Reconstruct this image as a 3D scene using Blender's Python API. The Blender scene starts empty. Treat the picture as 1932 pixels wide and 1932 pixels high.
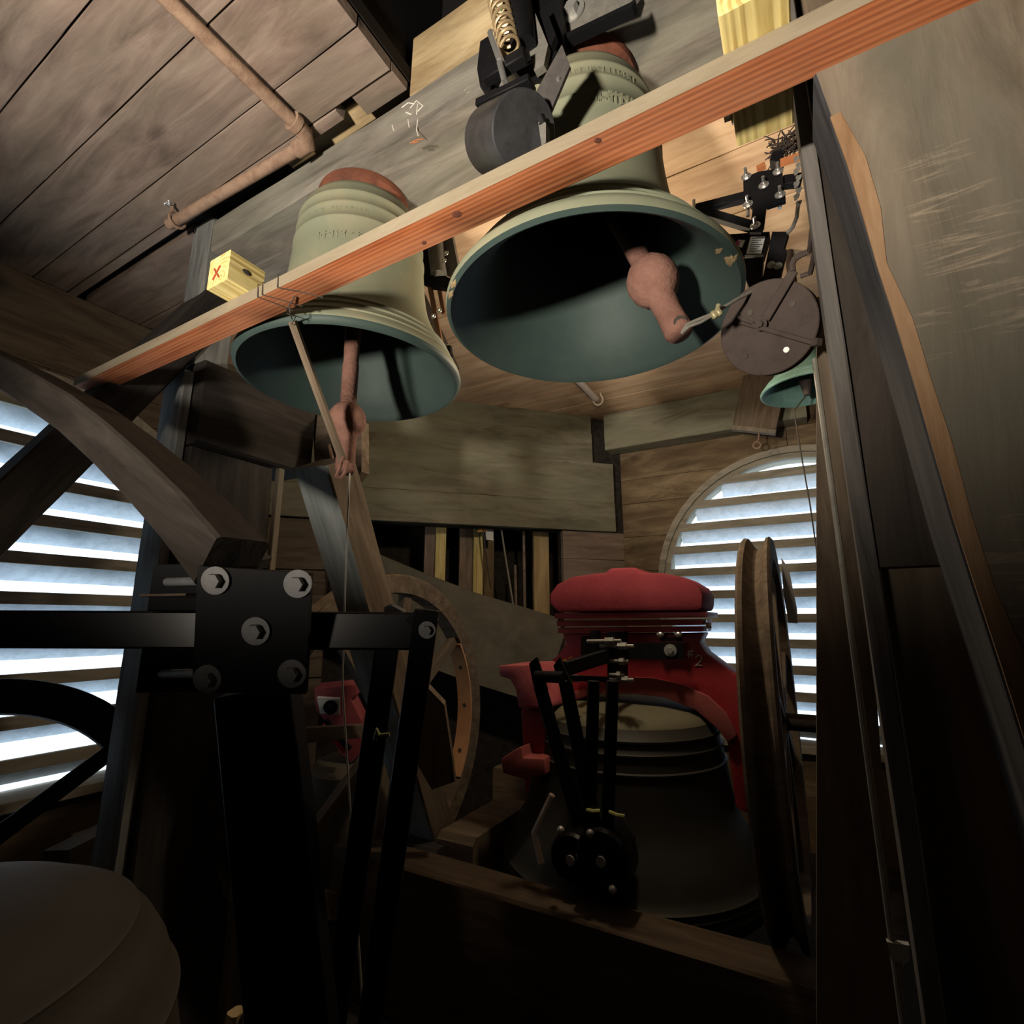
import bpy, bmesh, math, random
from mathutils import Vector, Matrix, noise

# ------------------------------------------------------------------ camera, world, lights, exposure
SC = bpy.context.scene
COL = SC.collection
CZ = 1.55                                     # eye height above the belfry floor
PITCH, TH, FPX = math.radians(12.0), math.radians(29.5), 966.0
FW = Vector((-math.sin(TH) * math.cos(PITCH), math.cos(TH) * math.cos(PITCH), math.sin(PITCH)))
RT = Vector((math.cos(TH), math.sin(TH), 0.0))
UP = RT.cross(FW)
EYE = Vector((0, 0, CZ))
cam = bpy.data.cameras.new('camera')
cam.sensor_width = 36.0
cam.lens = 36.0 * FPX / 1932.0
cam.clip_start = 0.02
camo = bpy.data.objects.new('camera', cam)
COL.objects.link(camo)
camo.matrix_world = Matrix.Translation(EYE) @ Matrix((RT, UP, -FW)).transposed().to_4x4()
SC.camera = camo
SC.view_settings.view_transform = 'Standard'
SC.view_settings.look = 'None'
SC.view_settings.gamma = 1.0
SC.view_settings.use_curve_mapping = False
SC.view_settings.exposure = 0.0
SC.cycles.max_bounces = 5
SC.cycles.diffuse_bounces = 3
SC.cycles.glossy_bounces = 2
SC.cycles.transmission_bounces = 2

world = bpy.data.worlds.new('sky')
SC.world = world
world.use_nodes = True
wn = world.node_tree.nodes
wn['Background'].inputs[0].default_value = (0.72, 0.87, 1.0, 1)
wn['Background'].inputs[1].default_value = 2.3


def light(name, kind, loc, energy, color, target=None, size=0.1, angle=None, blend=0.5):
    d = bpy.data.lights.new(name, kind)
    d.energy = energy
    d.color = color
    if kind == 'SPOT':
        d.spot_size = math.radians(angle)
        d.spot_blend = blend
        d.shadow_soft_size = size
    elif kind == 'POINT':
        d.shadow_soft_size = size
    o = bpy.data.objects.new(name, d)
    COL.objects.link(o)
    o.location = loc
    if target is not None:
        o.rotation_euler = (Vector(target) - Vector(loc)).to_track_quat('-Z', 'Y').to_euler()
    return o


light('work_lamp', 'SPOT', (-0.75, -1.3, CZ + 0.0), 660, (1.0, 0.88, 0.74), (-0.55, 1.3, CZ + 2.66), 0.10, 98, 0.95)
light('loft_bulb', 'POINT', (-0.70, 2.05, CZ + 1.08), 38, (1.0, 0.80, 0.56), None, 0.06)


# ------------------------------------------------------------------ pixel -> place helpers
def ray(x, y):
    return FW + RT * ((x - 966) / FPX) + UP * ((966 - y) / FPX)


def onX(x, y, v):
    r = ray(x, y)
    return EYE + r * (v / r.x)


def onY(x, y, v):
    r = ray(x, y)
    return EYE + r * (v / r.y)


def onZ(x, y, v):                              # v relative to the eye
    r = ray(x, y)
    return EYE + r * (v / r.z)


def atd(x, y, d):
    return EYE + ray(x, y) * d


def onC(x, y, c):                              # corner wall: X - Y = c
    r = ray(x, y)
    return EYE + r * (c / (r.x - r.y))


# ------------------------------------------------------------------ objects
WM = {}


def tag(o, label=None, cat=None, group=None, kind=None):
    if label:
        o['label'] = label
    if cat:
        o['category'] = cat
    if group:
        o['group'] = group
    if kind:
        o['kind'] = kind
    return o


def place(o, M, parent=None):
    WM[o.name] = M.copy()
    if parent is not None:
        o.parent = parent
        o.matrix_parent_inverse = WM[parent.name].inverted()
    o.matrix_basis = M
    return o


def empty(name, loc, label=None, cat=None, group=None, kind=None, parent=None):
    o = bpy.data.objects.new(name, None)
    o.empty_display_size = 0.1
    COL.objects.link(o)
    place(o, Matrix.Translation(Vector(loc)), parent)
    return tag(o, label, cat, group, kind)


def smooth(me, ang=40):
    for p in me.polygons:
        p.use_smooth = True
    try:
        me.set_sharp_from_angle(angle=math.radians(ang))
    except Exception:
        pass


def link(name, me, mat, M, parent=None):
    o = bpy.data.objects.new(name, me)
    COL.objects.link(o)
    if mat is not None and not me.materials:
        me.materials.append(mat)
    return place(o, M, parent)


def frame(d, up=None):
    """4x4 rotation with local X along d and local Z near up"""
    x = Vector(d).normalized()
    u = Vector(up) if up is not None else Vector((0, 0, 1))
    if abs(x.dot(u.normalized())) > 0.98:
        u = Vector((0, 1, 0))
    y = u.cross(x).normalized()
    z = x.cross(y)
    return Matrix((x, y, z)).transposed().to_4x4()


class MB:
    """collects shapes in world coordinates, build() links them as ONE mesh"""

    def __init__(s):
        s.bm = bmesh.new()

    def box(s, c, size, R=None, bev=0.0):
        r = bmesh.ops.create_cube(s.bm, size=1.0)
        M = Matrix.Translation(Vector(c)) @ (R if R is not None else Matrix.Identity(4)) @ Matrix.Diagonal((*size, 1))
        bmesh.ops.transform(s.bm, matrix=M, verts=r['verts'])
        if bev > 0:
            es = list({e for v in r['verts'] for e in v.link_edges})
            bmesh.ops.bevel(s.bm, geom=es, offset=bev, segments=1, affect='EDGES', profile=0.5)
        return s

    def bar(s, p0, p1, w, h, up=None, bev=0.0):
        p0, p1 = Vector(p0), Vector(p1)
        return s.box((p0 + p1) / 2, ((p1 - p0).length, w, h), frame(p1 - p0, up), bev)

    def cyl(s, p0, p1, r0, r1=None, seg=16):
        p0, p1 = Vector(p0), Vector(p1)
        r1 = r0 if r1 is None else r1
        L = (p1 - p0).length
        M = Matrix.Translation((p0 + p1) / 2) @ frame(p1 - p0) @ Matrix.Rotation(math.pi / 2, 4, 'Y')
        bmesh.ops.create_cone(s.bm, cap_ends=True, segments=seg, radius1=r0, radius2=r1, depth=L, matrix=M)
        return s

    def ball(s, c, r, sc=(1, 1, 1), R=None, u=16, v=10):
        M = Matrix.Translation(Vector(c)) @ (R if R is not None else Matrix.Identity(4)) @ Matrix.Diagonal((*sc, 1))
        bmesh.ops.create_uvsphere(s.bm, u_segments=u, v_segments=v, radius=r, matrix=M)
        return s

    def tube(s, pts, r, seg=8):
        pts = [Vector(p) for p in pts]
        rings = []
        ref = None
        for i, p in enumerate(pts):
            t = (pts[min(i + 1, len(pts) - 1)] - pts[max(i - 1, 0)]).normalized()
            if ref is None:
                ref = t.orthogonal().normalized()
            ref = (ref - t * ref.dot(t)).normalized()
            b = t.cross(ref)
            rr = r[i] if isinstance(r, (list, tuple)) else r
            rings.append([s.bm.verts.new(p + (ref * math.cos(a) + b * math.sin(a)) * rr)
                          for a in [2 * math.pi * k / seg for k in range(seg)]])
        for a, b in zip(rings, rings[1:]):
            for k in range(seg):
                s.bm.faces.new((a[k], a[(k + 1) % seg], b[(k + 1) % seg], b[k]))
        s.bm.faces.new(rings[0][::-1])
        s.bm.faces.new(rings[-1])
        return s

    def lathe(s, prof, M, seg=64, close=False):
        """prof: (radius, height) list turned round local Z of M"""
        rings = []
        for r, z in prof:
            if r < 1e-5:
                rings.append([s.bm.verts.new(M @ Vector((0, 0, z)))])
            else:
                rings.append([s.bm.verts.new(M @ Vector((r * math.cos(2 * math.pi * k / seg), r * math.sin(2 * math.pi * k / seg), z))) for k in range(seg)])
        prs = list(zip(rings, rings[1:]))
        if close:
            prs.append((rings[-1], rings[0]))
        for a, b in prs:
            for k in range(seg):
                k2 = (k + 1) % seg
                if len(a) == 1 and len(b) == 1:
                    continue
                if len(a) == 1:
                    s.bm.faces.new((a[0], b[k2], b[k]))
                elif len(b) == 1:
                    s.bm.faces.new((a[k], a[k2], b[0]))
                else:
                    s.bm.faces.new((a[k], a[k2], b[k2], b[k]))
        return s

    def prism(s, pts, ext):
        """planar polygon (world points) extruded by a vector"""
        ext = Vector(ext)
        a = [s.bm.verts.new(Vector(p)) for p in pts]
        b = [s.bm.verts.new(Vector(p) + ext) for p in pts]
        n = len(a)
        s.bm.faces.new(a)
        s.bm.faces.new(b[::-1])
        for k in range(n):
            s.bm.faces.new((a[k], b[k], b[(k + 1) % n], a[(k + 1) % n]))
        return s

    def bolt(s, c, d, r, h=None, washer=True, shank=0.0):
        """hex head with washer, pointing along d from c"""
        d = Vector(d).normalized()
        c = Vector(c)
        h = h or r * 0.9
        if washer:
            s.cyl(c, c + d * r * 0.28, r * 1.75, seg=24)
        s.cyl(c, c + d * (r * 0.28 + h), r, r * 0.93, seg=6)
        if shank > 0:
            s.cyl(c, c + d * (r * 0.28 + h + shank), r * 0.55, seg=10)
        return s

    def build(s, name, mat, parent=None, shade=40, bev=0.0, R=None):
        bmesh.ops.recalc_face_normals(s.bm, faces=s.bm.faces)
        if bev > 0:
            es = [e for e in s.bm.edges if len(e.link_faces) == 2 and e.calc_face_angle(0) > 0.6]
            bmesh.ops.bevel(s.bm, geom=es, offset=bev, segments=2, affect='EDGES', profile=0.6)
        vs = s.bm.verts
        lo = Vector([min(v.co[i] for v in vs) for i in range(3)])
        hi = Vector([max(v.co[i] for v in vs) for i in range(3)])
        M = Matrix.Translation((lo + hi) / 2)
        if R is not None:
            M = M @ R
        bmesh.ops.transform(s.bm, matrix=M.inverted(), verts=vs)
        me = bpy.data.meshes.new(name)
        s.bm.to_mesh(me)
        s.bm.free()
        smooth(me, shade)
        return link(name, me, mat, M, parent)


def sweep(name, pts, w, h, mat, parent=None, up=None, jit=0.0, cham=0.08, seed=0, ends=True):
    """rectangular section carried along a polyline; grain runs along local X of the chord"""
    pts = [Vector(p) for p in pts]
    F = frame(pts[-1] - pts[0], up)
    M = Matrix.Translation((pts[0] + pts[-1]) / 2) @ F
    Mi = M.inverted()
    L = [Mi @ p for p in pts]
    c = min(w, h) * cham
    sec = [(-w / 2, -h / 2 + c), (-w / 2 + c, -h / 2), (w / 2 - c, -h / 2), (w / 2, -h / 2 + c),
           (w / 2, h / 2 - c), (w / 2 - c, h / 2), (-w / 2 + c, h / 2), (-w / 2, h / 2 - c)]
    bm = bmesh.new()
    rings = []
    for i, p in enumerate(L):
        t = (L[min(i + 1, len(L) - 1)] - L[max(i - 1, 0)]).normalized()
        y = Vector((0, 0, 1)).cross(t).normalized()
        z = t.cross(y)
        ring = []
        for k, (a, b) in enumerate(sec):
            q = p + y * a + z * b
            if jit:
                q += Vector((0, 1, 0)) * jit * noise.noise(Vector((p.x * 3 + seed * 7.1, k * 1.7, 0.3)))
                q += Vector((0, 0, 1)) * jit * noise.noise(Vector((p.x * 3 + seed * 3.3, k * 2.3, 5.3)))
            ring.append(bm.verts.new(q))
        rings.append(ring)
    for a, b in zip(rings, rings[1:]):
        for k in range(8):
            bm.faces.new((a[k], b[k], b[(k + 1) % 8], a[(k + 1) % 8]))
    bm.faces.new(rings[0])
    bm.faces.new(rings[-1][::-1])
    bmesh.ops.recalc_face_normals(bm, faces=bm.faces)
    me = bpy.data.meshes.new(name)
    bm.to_mesh(me)
    bm.free()
    smooth(me, 30)
    return link(name, me, mat, M, parent)


def timber(name, p0, p1, w, h, mat, parent=None, up=None, jit=0.0, cham=0.04, seg=None, seed=0):
    p0, p1 = Vector(p0), Vector(p1)
    n = seg or max(1, int((p1 - p0).length / 0.12)) if jit else 1
    return sweep(name, [p0.lerp(p1, i / n) for i in range(n + 1)], w, h, mat, parent, up, jit, cham, seed)


def boxt(name, lo, hi, axis, mat, parent=None, jit=0.0, cham=0.04, seed=0):
    """timber from an axis-aligned box, grain along axis"""
    lo, hi = Vector(lo), Vector(hi)
    c = (lo + hi) / 2
    s = hi - lo
    e = Vector((0, 0, 0))
    e[axis] = s[axis] / 2
    if axis == 0:
        w, h, up = s.y, s.z, (0, 0, 1)
    elif axis == 1:
        w, h, up = s.x, s.z, (0, 0, 1)
    else:
        w, h, up = s.x, s.y, (0, 1, 0)
    return timber(name, c - e, c + e, w, h, mat, parent, up, jit, cham, None, seed)


# ------------------------------------------------------------------ materials
def nodes(name):
    m = bpy.data.materials.new(name)
    m.use_nodes = True
    nt = m.node_tree
    b = nt.nodes['Principled BSDF']
    return m, nt, b


def ramp(nt, stops):
    r = nt.nodes.new('ShaderNodeValToRGB')
    el = r.color_ramp.elements
    while len(el) < len(stops):
        el.new(0.5)
    for e, (p, c) in zip(el, stops):
        e.position = p
        e.color = (*c, 1)
    return r


def coords(nt, scale, rnd=True):
    tc = nt.nodes.new('ShaderNodeTexCoord')
    mp = nt.nodes.new('ShaderNodeMapping')
    mp.inputs['Scale'].default_value = scale
    nt.links.new(tc.outputs['Object'], mp.inputs['Vector'])
    if rnd:
        oi = nt.nodes.new('ShaderNodeObjectInfo')
        ml = nt.nodes.new('ShaderNodeMath')
        ml.operation = 'MULTIPLY'
        ml.inputs[1].default_value = 37.0
        nt.links.new(oi.outputs['Random'], ml.inputs[0])
        nt.links.new(ml.outputs[0], mp.inputs['Location'])
    return mp.outputs[0]


def tex(nt, vec, scale, detail=6, rough=0.6, dist=0.0):
    n = nt.nodes.new('ShaderNodeTexNoise')
    n.inputs['Scale'].default_value = scale
    n.inputs['Detail'].default_value = detail
    n.inputs['Roughness'].default_value = rough
    n.inputs['Distortion'].default_value = dist
    nt.links.new(vec, n.inputs['Vector'])
    return n.outputs['Fac']


def mixc(nt, fac, a, b, mode='MIX'):
    n = nt.nodes.new('ShaderNodeMix')
    n.data_type = 'RGBA'
    n.blend_type = mode
    for sock, v in ((n.inputs[0], fac), (n.inputs[6], a), (n.inputs[7], b)):
        if isinstance(v, (int, float)):
            sock.default_value = v
        elif isinstance(v, tuple):
            sock.default_value = (*v, 1)
        else:
            nt.links.new(v, sock)
    return n.outputs[2]


def bump(nt, b, h, strength, dist=0.01):
    n = nt.nodes.new('ShaderNodeBump')
    n.inputs['Strength'].default_value = strength
    n.inputs['Distance'].default_value = dist
    nt.links.new(h, n.inputs['Height'])
    nt.links.new(n.outputs[0], b.inputs['Normal'])


def wood(name, dark, mid, lite, grain=9.0, rough=0.8, stain=None, stain_amt=0.5, rings=0.0, bmp=0.4, ringcol=None, knots=False, ringoff=(0, 0.02, 0.03), scratch=None):
    m, nt, b = nodes(name)
    v = coords(nt, (1.0, grain, grain))
    f = tex(nt, v, 2.2, 5, 0.65, 0.6)
    r = ramp(nt, [(0.3, dark), (0.5, mid), (0.72, lite)])
    nt.links.new(f, r.inputs[0])
    col = r.outputs[0]
    hgt = f
    if rings:
        v2 = coords(nt, (0.05, 1, 1), False)
        ad = nt.nodes.new('ShaderNodeVectorMath')
        ad.operation = 'ADD'
        ad.inputs[1].default_value = ringoff
        nt.links.new(v2, ad.inputs[0])
        v2 = ad.outputs[0]
        w = nt.nodes.new('ShaderNodeTexWave')
        w.wave_type = 'RINGS'
        w.rings_direction = 'X'
        w.inputs['Scale'].default_value = rings
        w.inputs['Distortion'].default_value = 5.0
        w.inputs['Detail'].default_value = 2.0
        w.inputs['Detail Scale'].default_value = 0.6
        nt.links.new(v2, w.inputs['Vector'])
        rr = ramp(nt, [(0.35, (0, 0, 0)), (0.75, (1, 1, 1))])
        nt.links.new(w.outputs['Fac'], rr.inputs[0])
        ml = nt.nodes.new('ShaderNodeMath')
        ml.operation = 'MULTIPLY'
        ml.inputs[1].default_value = 0.75
        nt.links.new(rr.outputs[0], ml.inputs[0])
        rv_ = tex(nt, coords(nt, (1.5, 9, 9)), 3.0, 3, 0.6)
        rm_ = ramp(nt, [(0.35, (0.15, 0.15, 0.15)), (0.62, (1, 1, 1))])
        nt.links.new(rv_, rm_.inputs[0])
        m2 = nt.nodes.new('ShaderNodeMath')
        m2.operation = 'MULTIPLY'
        nt.links.new(ml.outputs[0], m2.inputs[0])
        nt.links.new(rm_.outputs[0], m2.inputs[1])
        col = mixc(nt, m2.outputs[0], col, ringcol or dark)
        hgt = mixc(nt, 0.3, f, w.outputs['Fac'])
    if knots:
        vk = coords(nt, (1.6, 4.5, 4.5))
        vo = nt.nodes.new('ShaderNodeTexVoronoi')
        vo.inputs['Scale'].default_value = 1.1
        nt.links.new(vk, vo.inputs['Vector'])
        kr = ramp(nt, [(0.05, (1, 1, 1)), (0.16, (0, 0, 0))])
        nt.links.new(vo.outputs['Distance'], kr.inputs[0])
        col = mixc(nt, kr.outputs[0], col, tuple(c * 0.35 for c in dark))
    if stain:
        vs = coords(nt, (0.6, 2.0, 2.0))
        s = tex(nt, vs, 2.4, 5, 0.6, 0.4)
        sr = ramp(nt, [(0.42, (0, 0, 0)), (0.68, (stain_amt,) * 3)])
        nt.links.new(s, sr.inputs[0])
        col = mixc(nt, sr.outputs[0], col, stain)
    if scratch:
        vq = coords(nt, (26.0, 3.0, 3.0))
        q = tex(nt, vq, 2.0, 6, 0.7, 1.5)
        vm = tex(nt, coords(nt, (1.2, 2.5, 2.5)), 2.0, 2, 0.5)
        mu = nt.nodes.new('ShaderNodeMath')
        mu.operation = 'MULTIPLY'
        nt.links.new(q, mu.inputs[0])
        nt.links.new(vm, mu.inputs[1])
        qr = ramp(nt, [(0.31, (0, 0, 0)), (0.40, (0.75, 0.75, 0.75))])
        nt.links.new(mu.outputs[0], qr.inputs[0])
        col = mixc(nt, qr.outputs[0], col, scratch)
    nt.links.new(col, b.inputs['Base Color'])
    b.inputs['Roughness'].default_value = rough
    b.inputs['Specular IOR Level'].default_value = 0.25
    if bmp:
        bump(nt, b, hgt, bmp, 0.006)
    return m


def metal(name, col, rough=0.5, metallic=0.0, var=None, vscale=8.0, bmp=0.15, spec=0.5, amt=0.8):
    m, nt, b = nodes(name)
    v = coords(nt, (1, 1, 1))
    f = tex(nt, v, vscale, 5, 0.7, 0.3)
    r = ramp(nt, [(0.42, (0, 0, 0)), (0.66, (amt,) * 3)])
    nt.links.new(f, r.inputs[0])
    c2 = var or tuple(x * 0.7 for x in col)
    nt.links.new(mixc(nt, r.outputs[0], col, c2), b.inputs['Base Color'])
    b.inputs['Roughness'].default_value = rough
    b.inputs['Metallic'].default_value = metallic
    b.inputs['Specular IOR Level'].default_value = spec
    if bmp:
        f2 = tex(nt, v, vscale * 5, 3, 0.7)
        bump(nt, b, f2, bmp, 0.004)
    return m


M = {}
M['ceil'] = wood('weathered_ceiling_plank', (0.1272, 0.09346, 0.0748), (0.2244, 0.1683, 0.1384), (0.3142, 0.2468, 0.202), 7, 0.85, (0.1496, 0.1346, 0.09724), 0.5, knots=True)
M['ceil_new'] = wood('newer_pine_ceiling_plank', (0.40, 0.26, 0.155), (0.57, 0.40, 0.25), (0.67, 0.50, 0.34), 7, 0.8, (0.36, 0.22, 0.135), 0.65)
M['header'] = wood('pale_rough_header', (0.26, 0.18, 0.09), (0.46, 0.35, 0.19), (0.60, 0.49, 0.30), 5, 0.9, (0.16, 0.10, 0.05), 0.8, bmp=0.9)
M['strutpale'] = wood('pale_blue_grey_wood', (0.18, 0.20, 0.195), (0.29, 0.32, 0.31), (0.38, 0.41, 0.40), 9, 0.85)
M['beam'] = wood('grey_old_timber', (0.085, 0.078, 0.066), (0.165, 0.150, 0.128), (0.27, 0.25, 0.215), 7, 0.85, (0.22, 0.23, 0.18), 0.5)
M['post'] = wood('blue_grey_timber', (0.08, 0.083, 0.082), (0.16, 0.165, 0.16), (0.25, 0.255, 0.24), 9, 0.85, (0.12, 0.11, 0.10), 0.4)
M['dark'] = wood('dark_timber', (0.013, 0.011, 0.010), (0.027, 0.023, 0.020), (0.046, 0.040, 0.035), 10, 0.8)
M['brown'] = wood('brown_timber', (0.06, 0.042, 0.028), (0.12, 0.088, 0.06), (0.19, 0.145, 0.10), 8, 0.85, (0.10, 0.085, 0.06), 0.5)
M['rough'] = wood('worn_rough_timber', (0.12, 0.095, 0.066), (0.19, 0.155, 0.115), (0.26, 0.22, 0.165), 5, 0.9, (0.115, 0.112, 0.088), 0.7, bmp=0.8)
M['scratched'] = wood('scratched_brown_timber', (0.11, 0.088, 0.062), (0.17, 0.14, 0.104), (0.23, 0.195, 0.148), 5, 0.9, (0.105, 0.105, 0.082), 0.7, bmp=0.8, scratch=(0.33, 0.27, 0.20))
M['worn'] = wood('worn_orange_edge', (0.17, 0.095, 0.045), (0.25, 0.15, 0.08), (0.33, 0.22, 0.13), 9, 0.85, bmp=0.6)
M['orange'] = wood('orange_fir_board', (0.33, 0.088, 0.032), (0.50, 0.165, 0.060), (0.58, 0.235, 0.105), 14, 0.75, (0.38, 0.20, 0.12), 0.5, rings=27.0, ringcol=(0.25, 0.06, 0.022), ringoff=(0, 0.30, 0.06), bmp=0.12)
M['dusty'] = wood('dusty_board_side', (0.1584, 0.1296, 0.0864), (0.2232, 0.1872, 0.1296), (0.2736, 0.234, 0.1692), 6, 0.95, bmp=0.5)
M['yellow'] = wood('new_yellow_pine', (0.55, 0.43, 0.15), (0.70, 0.58, 0.24), (0.80, 0.69, 0.33), 8, 0.7, rings=24.0, ringcol=(0.36, 0.25, 0.07), ringoff=(0, 0.015, 0.03))
M['green_wood'] = wood('green_grey_board', (0.10, 0.090, 0.062), (0.175, 0.160, 0.115), (0.25, 0.235, 0.17), 5, 0.85, (0.20, 0.21, 0.145), 0.6)
M['wallwood'] = wood('mottled_wall_board', (0.07, 0.048, 0.026), (0.165, 0.12, 0.07), (0.29, 0.225, 0.135), 4, 0.9, (0.10, 0.062, 0.035), 0.8)
M['sheet'] = wood('olive_sheet', (0.075, 0.070, 0.054), (0.105, 0.098, 0.076), (0.14, 0.13, 0.103), 3, 0.8, (0.125, 0.125, 0.10), 0.5, bmp=0.25)
M['paint'] = metal('pale_slat_paint', (0.74, 0.80, 0.86), 0.7, 0, (0.52, 0.58, 0.62), 14, 0.3, 0.3)
M['slat_edge'] = wood('grey_slat_wood', (0.20, 0.18, 0.14), (0.31, 0.285, 0.225), (0.40, 0.37, 0.30), 6, 0.85)
M['bell'] = metal('green_bronze', (0.175, 0.195, 0.135), 0.7, 0.0, (0.25, 0.23, 0.15), 3.0, 0.12, 0.3)
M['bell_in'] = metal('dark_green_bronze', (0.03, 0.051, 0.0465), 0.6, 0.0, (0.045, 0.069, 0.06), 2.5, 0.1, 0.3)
M['bell_dark'] = metal('brown_bronze', (0.14, 0.12, 0.085), 0.6, 0.2, (0.10, 0.085, 0.06), 3.0, 0.15, 0.3)
M['teal'] = metal('teal_bronze', (0.11, 0.22, 0.19), 0.65, 0.0, (0.20, 0.34, 0.30), 5.0, 0.2, 0.3)
M['rust'] = metal('pink_rust_iron', (0.235, 0.125, 0.096), 0.9, 0.0, (0.14, 0.07, 0.054), 9.0, 1.0, 0.15)
M['rustred'] = metal('red_rust_iron', (0.17, 0.062, 0.036), 0.85, 0.0, (0.075, 0.032, 0.022), 12.0, 0.5, 0.2)
M['pipe'] = metal('rusty_pipe', (0.30, 0.205, 0.145), 0.85, 0.0, (0.17, 0.10, 0.07), 16.0, 0.5, 0.2)
M['rustdark'] = metal('dark_rust_iron', (0.062, 0.047, 0.040), 0.8, 0.0, (0.045, 0.033, 0.027), 18.0, 0.4, 0.25)
M['black'] = metal('black_painted_steel', (0.005, 0.005, 0.006), 0.6, 0.0, (0.008, 0.008, 0.009), 10.0, 0.0, 0.15)
M['steel'] = metal('dull_zinc', (0.40, 0.40, 0.37), 0.45, 0.55, (0.26, 0.26, 0.25), 20.0, 0.1, 0.5)
M['chrome'] = metal('bright_zinc', (0.72, 0.72, 0.70), 0.3, 0.85, (0.55, 0.55, 0.54), 20.0, 0.05, 0.5)
M['brass'] = metal('brass_spring', (0.62, 0.47, 0.27), 0.4, 0.6, (0.45, 0.33, 0.19), 20.0, 0.05, 0.5)
M['greysteel'] = metal('grey_scaled_steel', (0.14, 0.135, 0.12), 0.7, 0.1, (0.20, 0.19, 0.165), 30.0, 0.4, 0.3)
M['redcap'] = metal('matt_red_iron', (0.24, 0.03375, 0.0435), 0.8, 0.0, (0.1875, 0.0225, 0.03), 5.0, 0.4, 0.25)
M['red'] = metal('red_enamel_iron', (0.32, 0.022, 0.030), 0.5, 0.0, (0.22, 0.018, 0.022), 6.0, 0.25, 0.5)
M['reddust'] = metal('dusty_red_iron', (0.27, 0.07, 0.065), 0.8, 0.0, (0.21, 0.04, 0.04), 7.0, 0.25, 0.3)
M['white'] = metal('white_label_glint', (0.75, 0.76, 0.76), 0.6, 0, (0.65, 0.66, 0.66), 8, 0.0)
M['magenta'] = metal('magenta_print', (0.45, 0.03, 0.16), 0.6, 0, None, 8, 0.0)
M['ink'] = metal('grey_print', (0.12, 0.14, 0.18), 0.7, 0, None, 8, 0.0)
M['chalk'] = metal('chalk_mark', (0.75, 0.70, 0.62), 0.9, 0, None, 8, 0.0)
M['chalk_y'] = metal('yellow_chalk_mark', (0.62, 0.47, 0.10), 0.9, 0, None, 8, 0.0)
M['crayon'] = metal('red_crayon_mark', (0.42, 0.07, 0.03), 0.9, 0, None, 8, 0.0)
M['wire'] = metal('grey_wire', (0.27, 0.26, 0.22), 0.6, 0.3, (0.19, 0.18, 0.15), 20, 0.1)
M['darkwire'] = metal('dark_wire', (0.06, 0.05, 0.04), 0.7, 0.2, None, 20, 0.1)
M['strapiron'] = metal('orange_strap_iron', (0.50, 0.26, 0.12), 0.75, 0, (0.40, 0.19, 0.09), 8, 0.2, 0.3)
M['orange_tag'] = metal('orange_plastic', (0.75, 0.33, 0.05), 0.5, 0, None, 8, 0.0)
M['copper'] = metal('orange_copper', (0.52, 0.19, 0.07), 0.5, 0.2, None, 8, 0.1)
M['pale_pipe'] = metal('pale_pipe_paint', (0.62, 0.55, 0.48), 0.6, 0, (0.5, 0.43, 0.36), 12, 0.2)
M['greenwire'] = metal('green_wire', (0.05, 0.25, 0.12), 0.5, 0, None, 8, 0.0)
M['strap'] = metal('brown_strap_iron', (0.16, 0.075, 0.045), 0.7, 0, None, 8, 0.2, 0.3)
M['brassclip'] = metal('dull_brass', (0.42, 0.38, 0.22), 0.5, 0.4, (0.30, 0.27, 0.16), 20, 0.2)
M['gunmetal'] = metal('polished_gunmetal', (0.045, 0.047, 0.052), 0.33, 0.2, (0.02, 0.02, 0.022), 9.0, 0.08, 0.5)
M['pale'] = wood('pale_tan_stud', (0.30, 0.22, 0.11), (0.45, 0.34, 0.18), (0.55, 0.43, 0.25), 6, 0.8, (0.25, 0.18, 0.09), 0.5)
M['redpink'] = metal('worn_pink_red_iron', (0.40, 0.10, 0.11), 0.6, 0, (0.28, 0.04, 0.05), 9, 0.3, 0.4)
M['redbright'] = metal('bright_red_iron', (0.55, 0.03, 0.03), 0.35, 0, None, 9, 0.1, 0.5)
M['bell_shade_side'] = metal('shaded_black_bronze', (0.022, 0.021, 0.017), 0.6, 0, (0.03, 0.028, 0.022), 3, 0.15, 0.3)
M['curve'] = wood('dark_brown_curved_timber', (0.022, 0.018, 0.014), (0.040, 0.033, 0.027), (0.062, 0.052, 0.043), 8, 0.85)
M['strapdark'] = metal('dusty_dark_steel', (0.055, 0.050, 0.048), 0.7, 0.0, (0.08, 0.072, 0.066), 25.0, 0.2, 0.3)
M['blueshade'] = wood('shaded_blue_timber_face', (0.022, 0.023, 0.026), (0.045, 0.046, 0.050), (0.075, 0.075, 0.078), 9, 0.85)
M['greypost'] = wood('grey_brown_batten', (0.055, 0.05, 0.045), (0.10, 0.093, 0.085), (0.15, 0.14, 0.128), 9, 0.85)
M['bell_lit_top'] = metal('lit_olive_bronze', (0.125, 0.115, 0.07), 0.7, 0, (0.09, 0.085, 0.055), 3, 0.15, 0.3)
M['bell_fore'] = metal('brown_grey_bronze', (0.051, 0.0432, 0.033), 0.65, 0, (0.039, 0.033, 0.0258), 4, 0.3, 0.3)
M['gloss_black'] = metal('glossy_black_steel', (0.005, 0.005, 0.006), 0.28, 0.0, None, 10.0, 0.0, 0.3)
M['boltgrey'] = metal('grey_bolt_zinc', (0.22, 0.22, 0.22), 0.6, 0.1, (0.16, 0.16, 0.16), 30.0, 0.1, 0.5)
M['ironblack'] = metal('black_cast_iron', (0.008, 0.0072, 0.008), 0.7, 0, None, 10, 0.2, 0.3)
M['greenish'] = metal('green_yellow_cord', (0.30, 0.30, 0.10), 0.8, 0, None, 10, 0.1)
M['pale_sheet'] = metal('pale_splice_plate', (0.42, 0.37, 0.31), 0.6, 0, (0.30, 0.26, 0.22), 6, 0.1)
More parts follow.
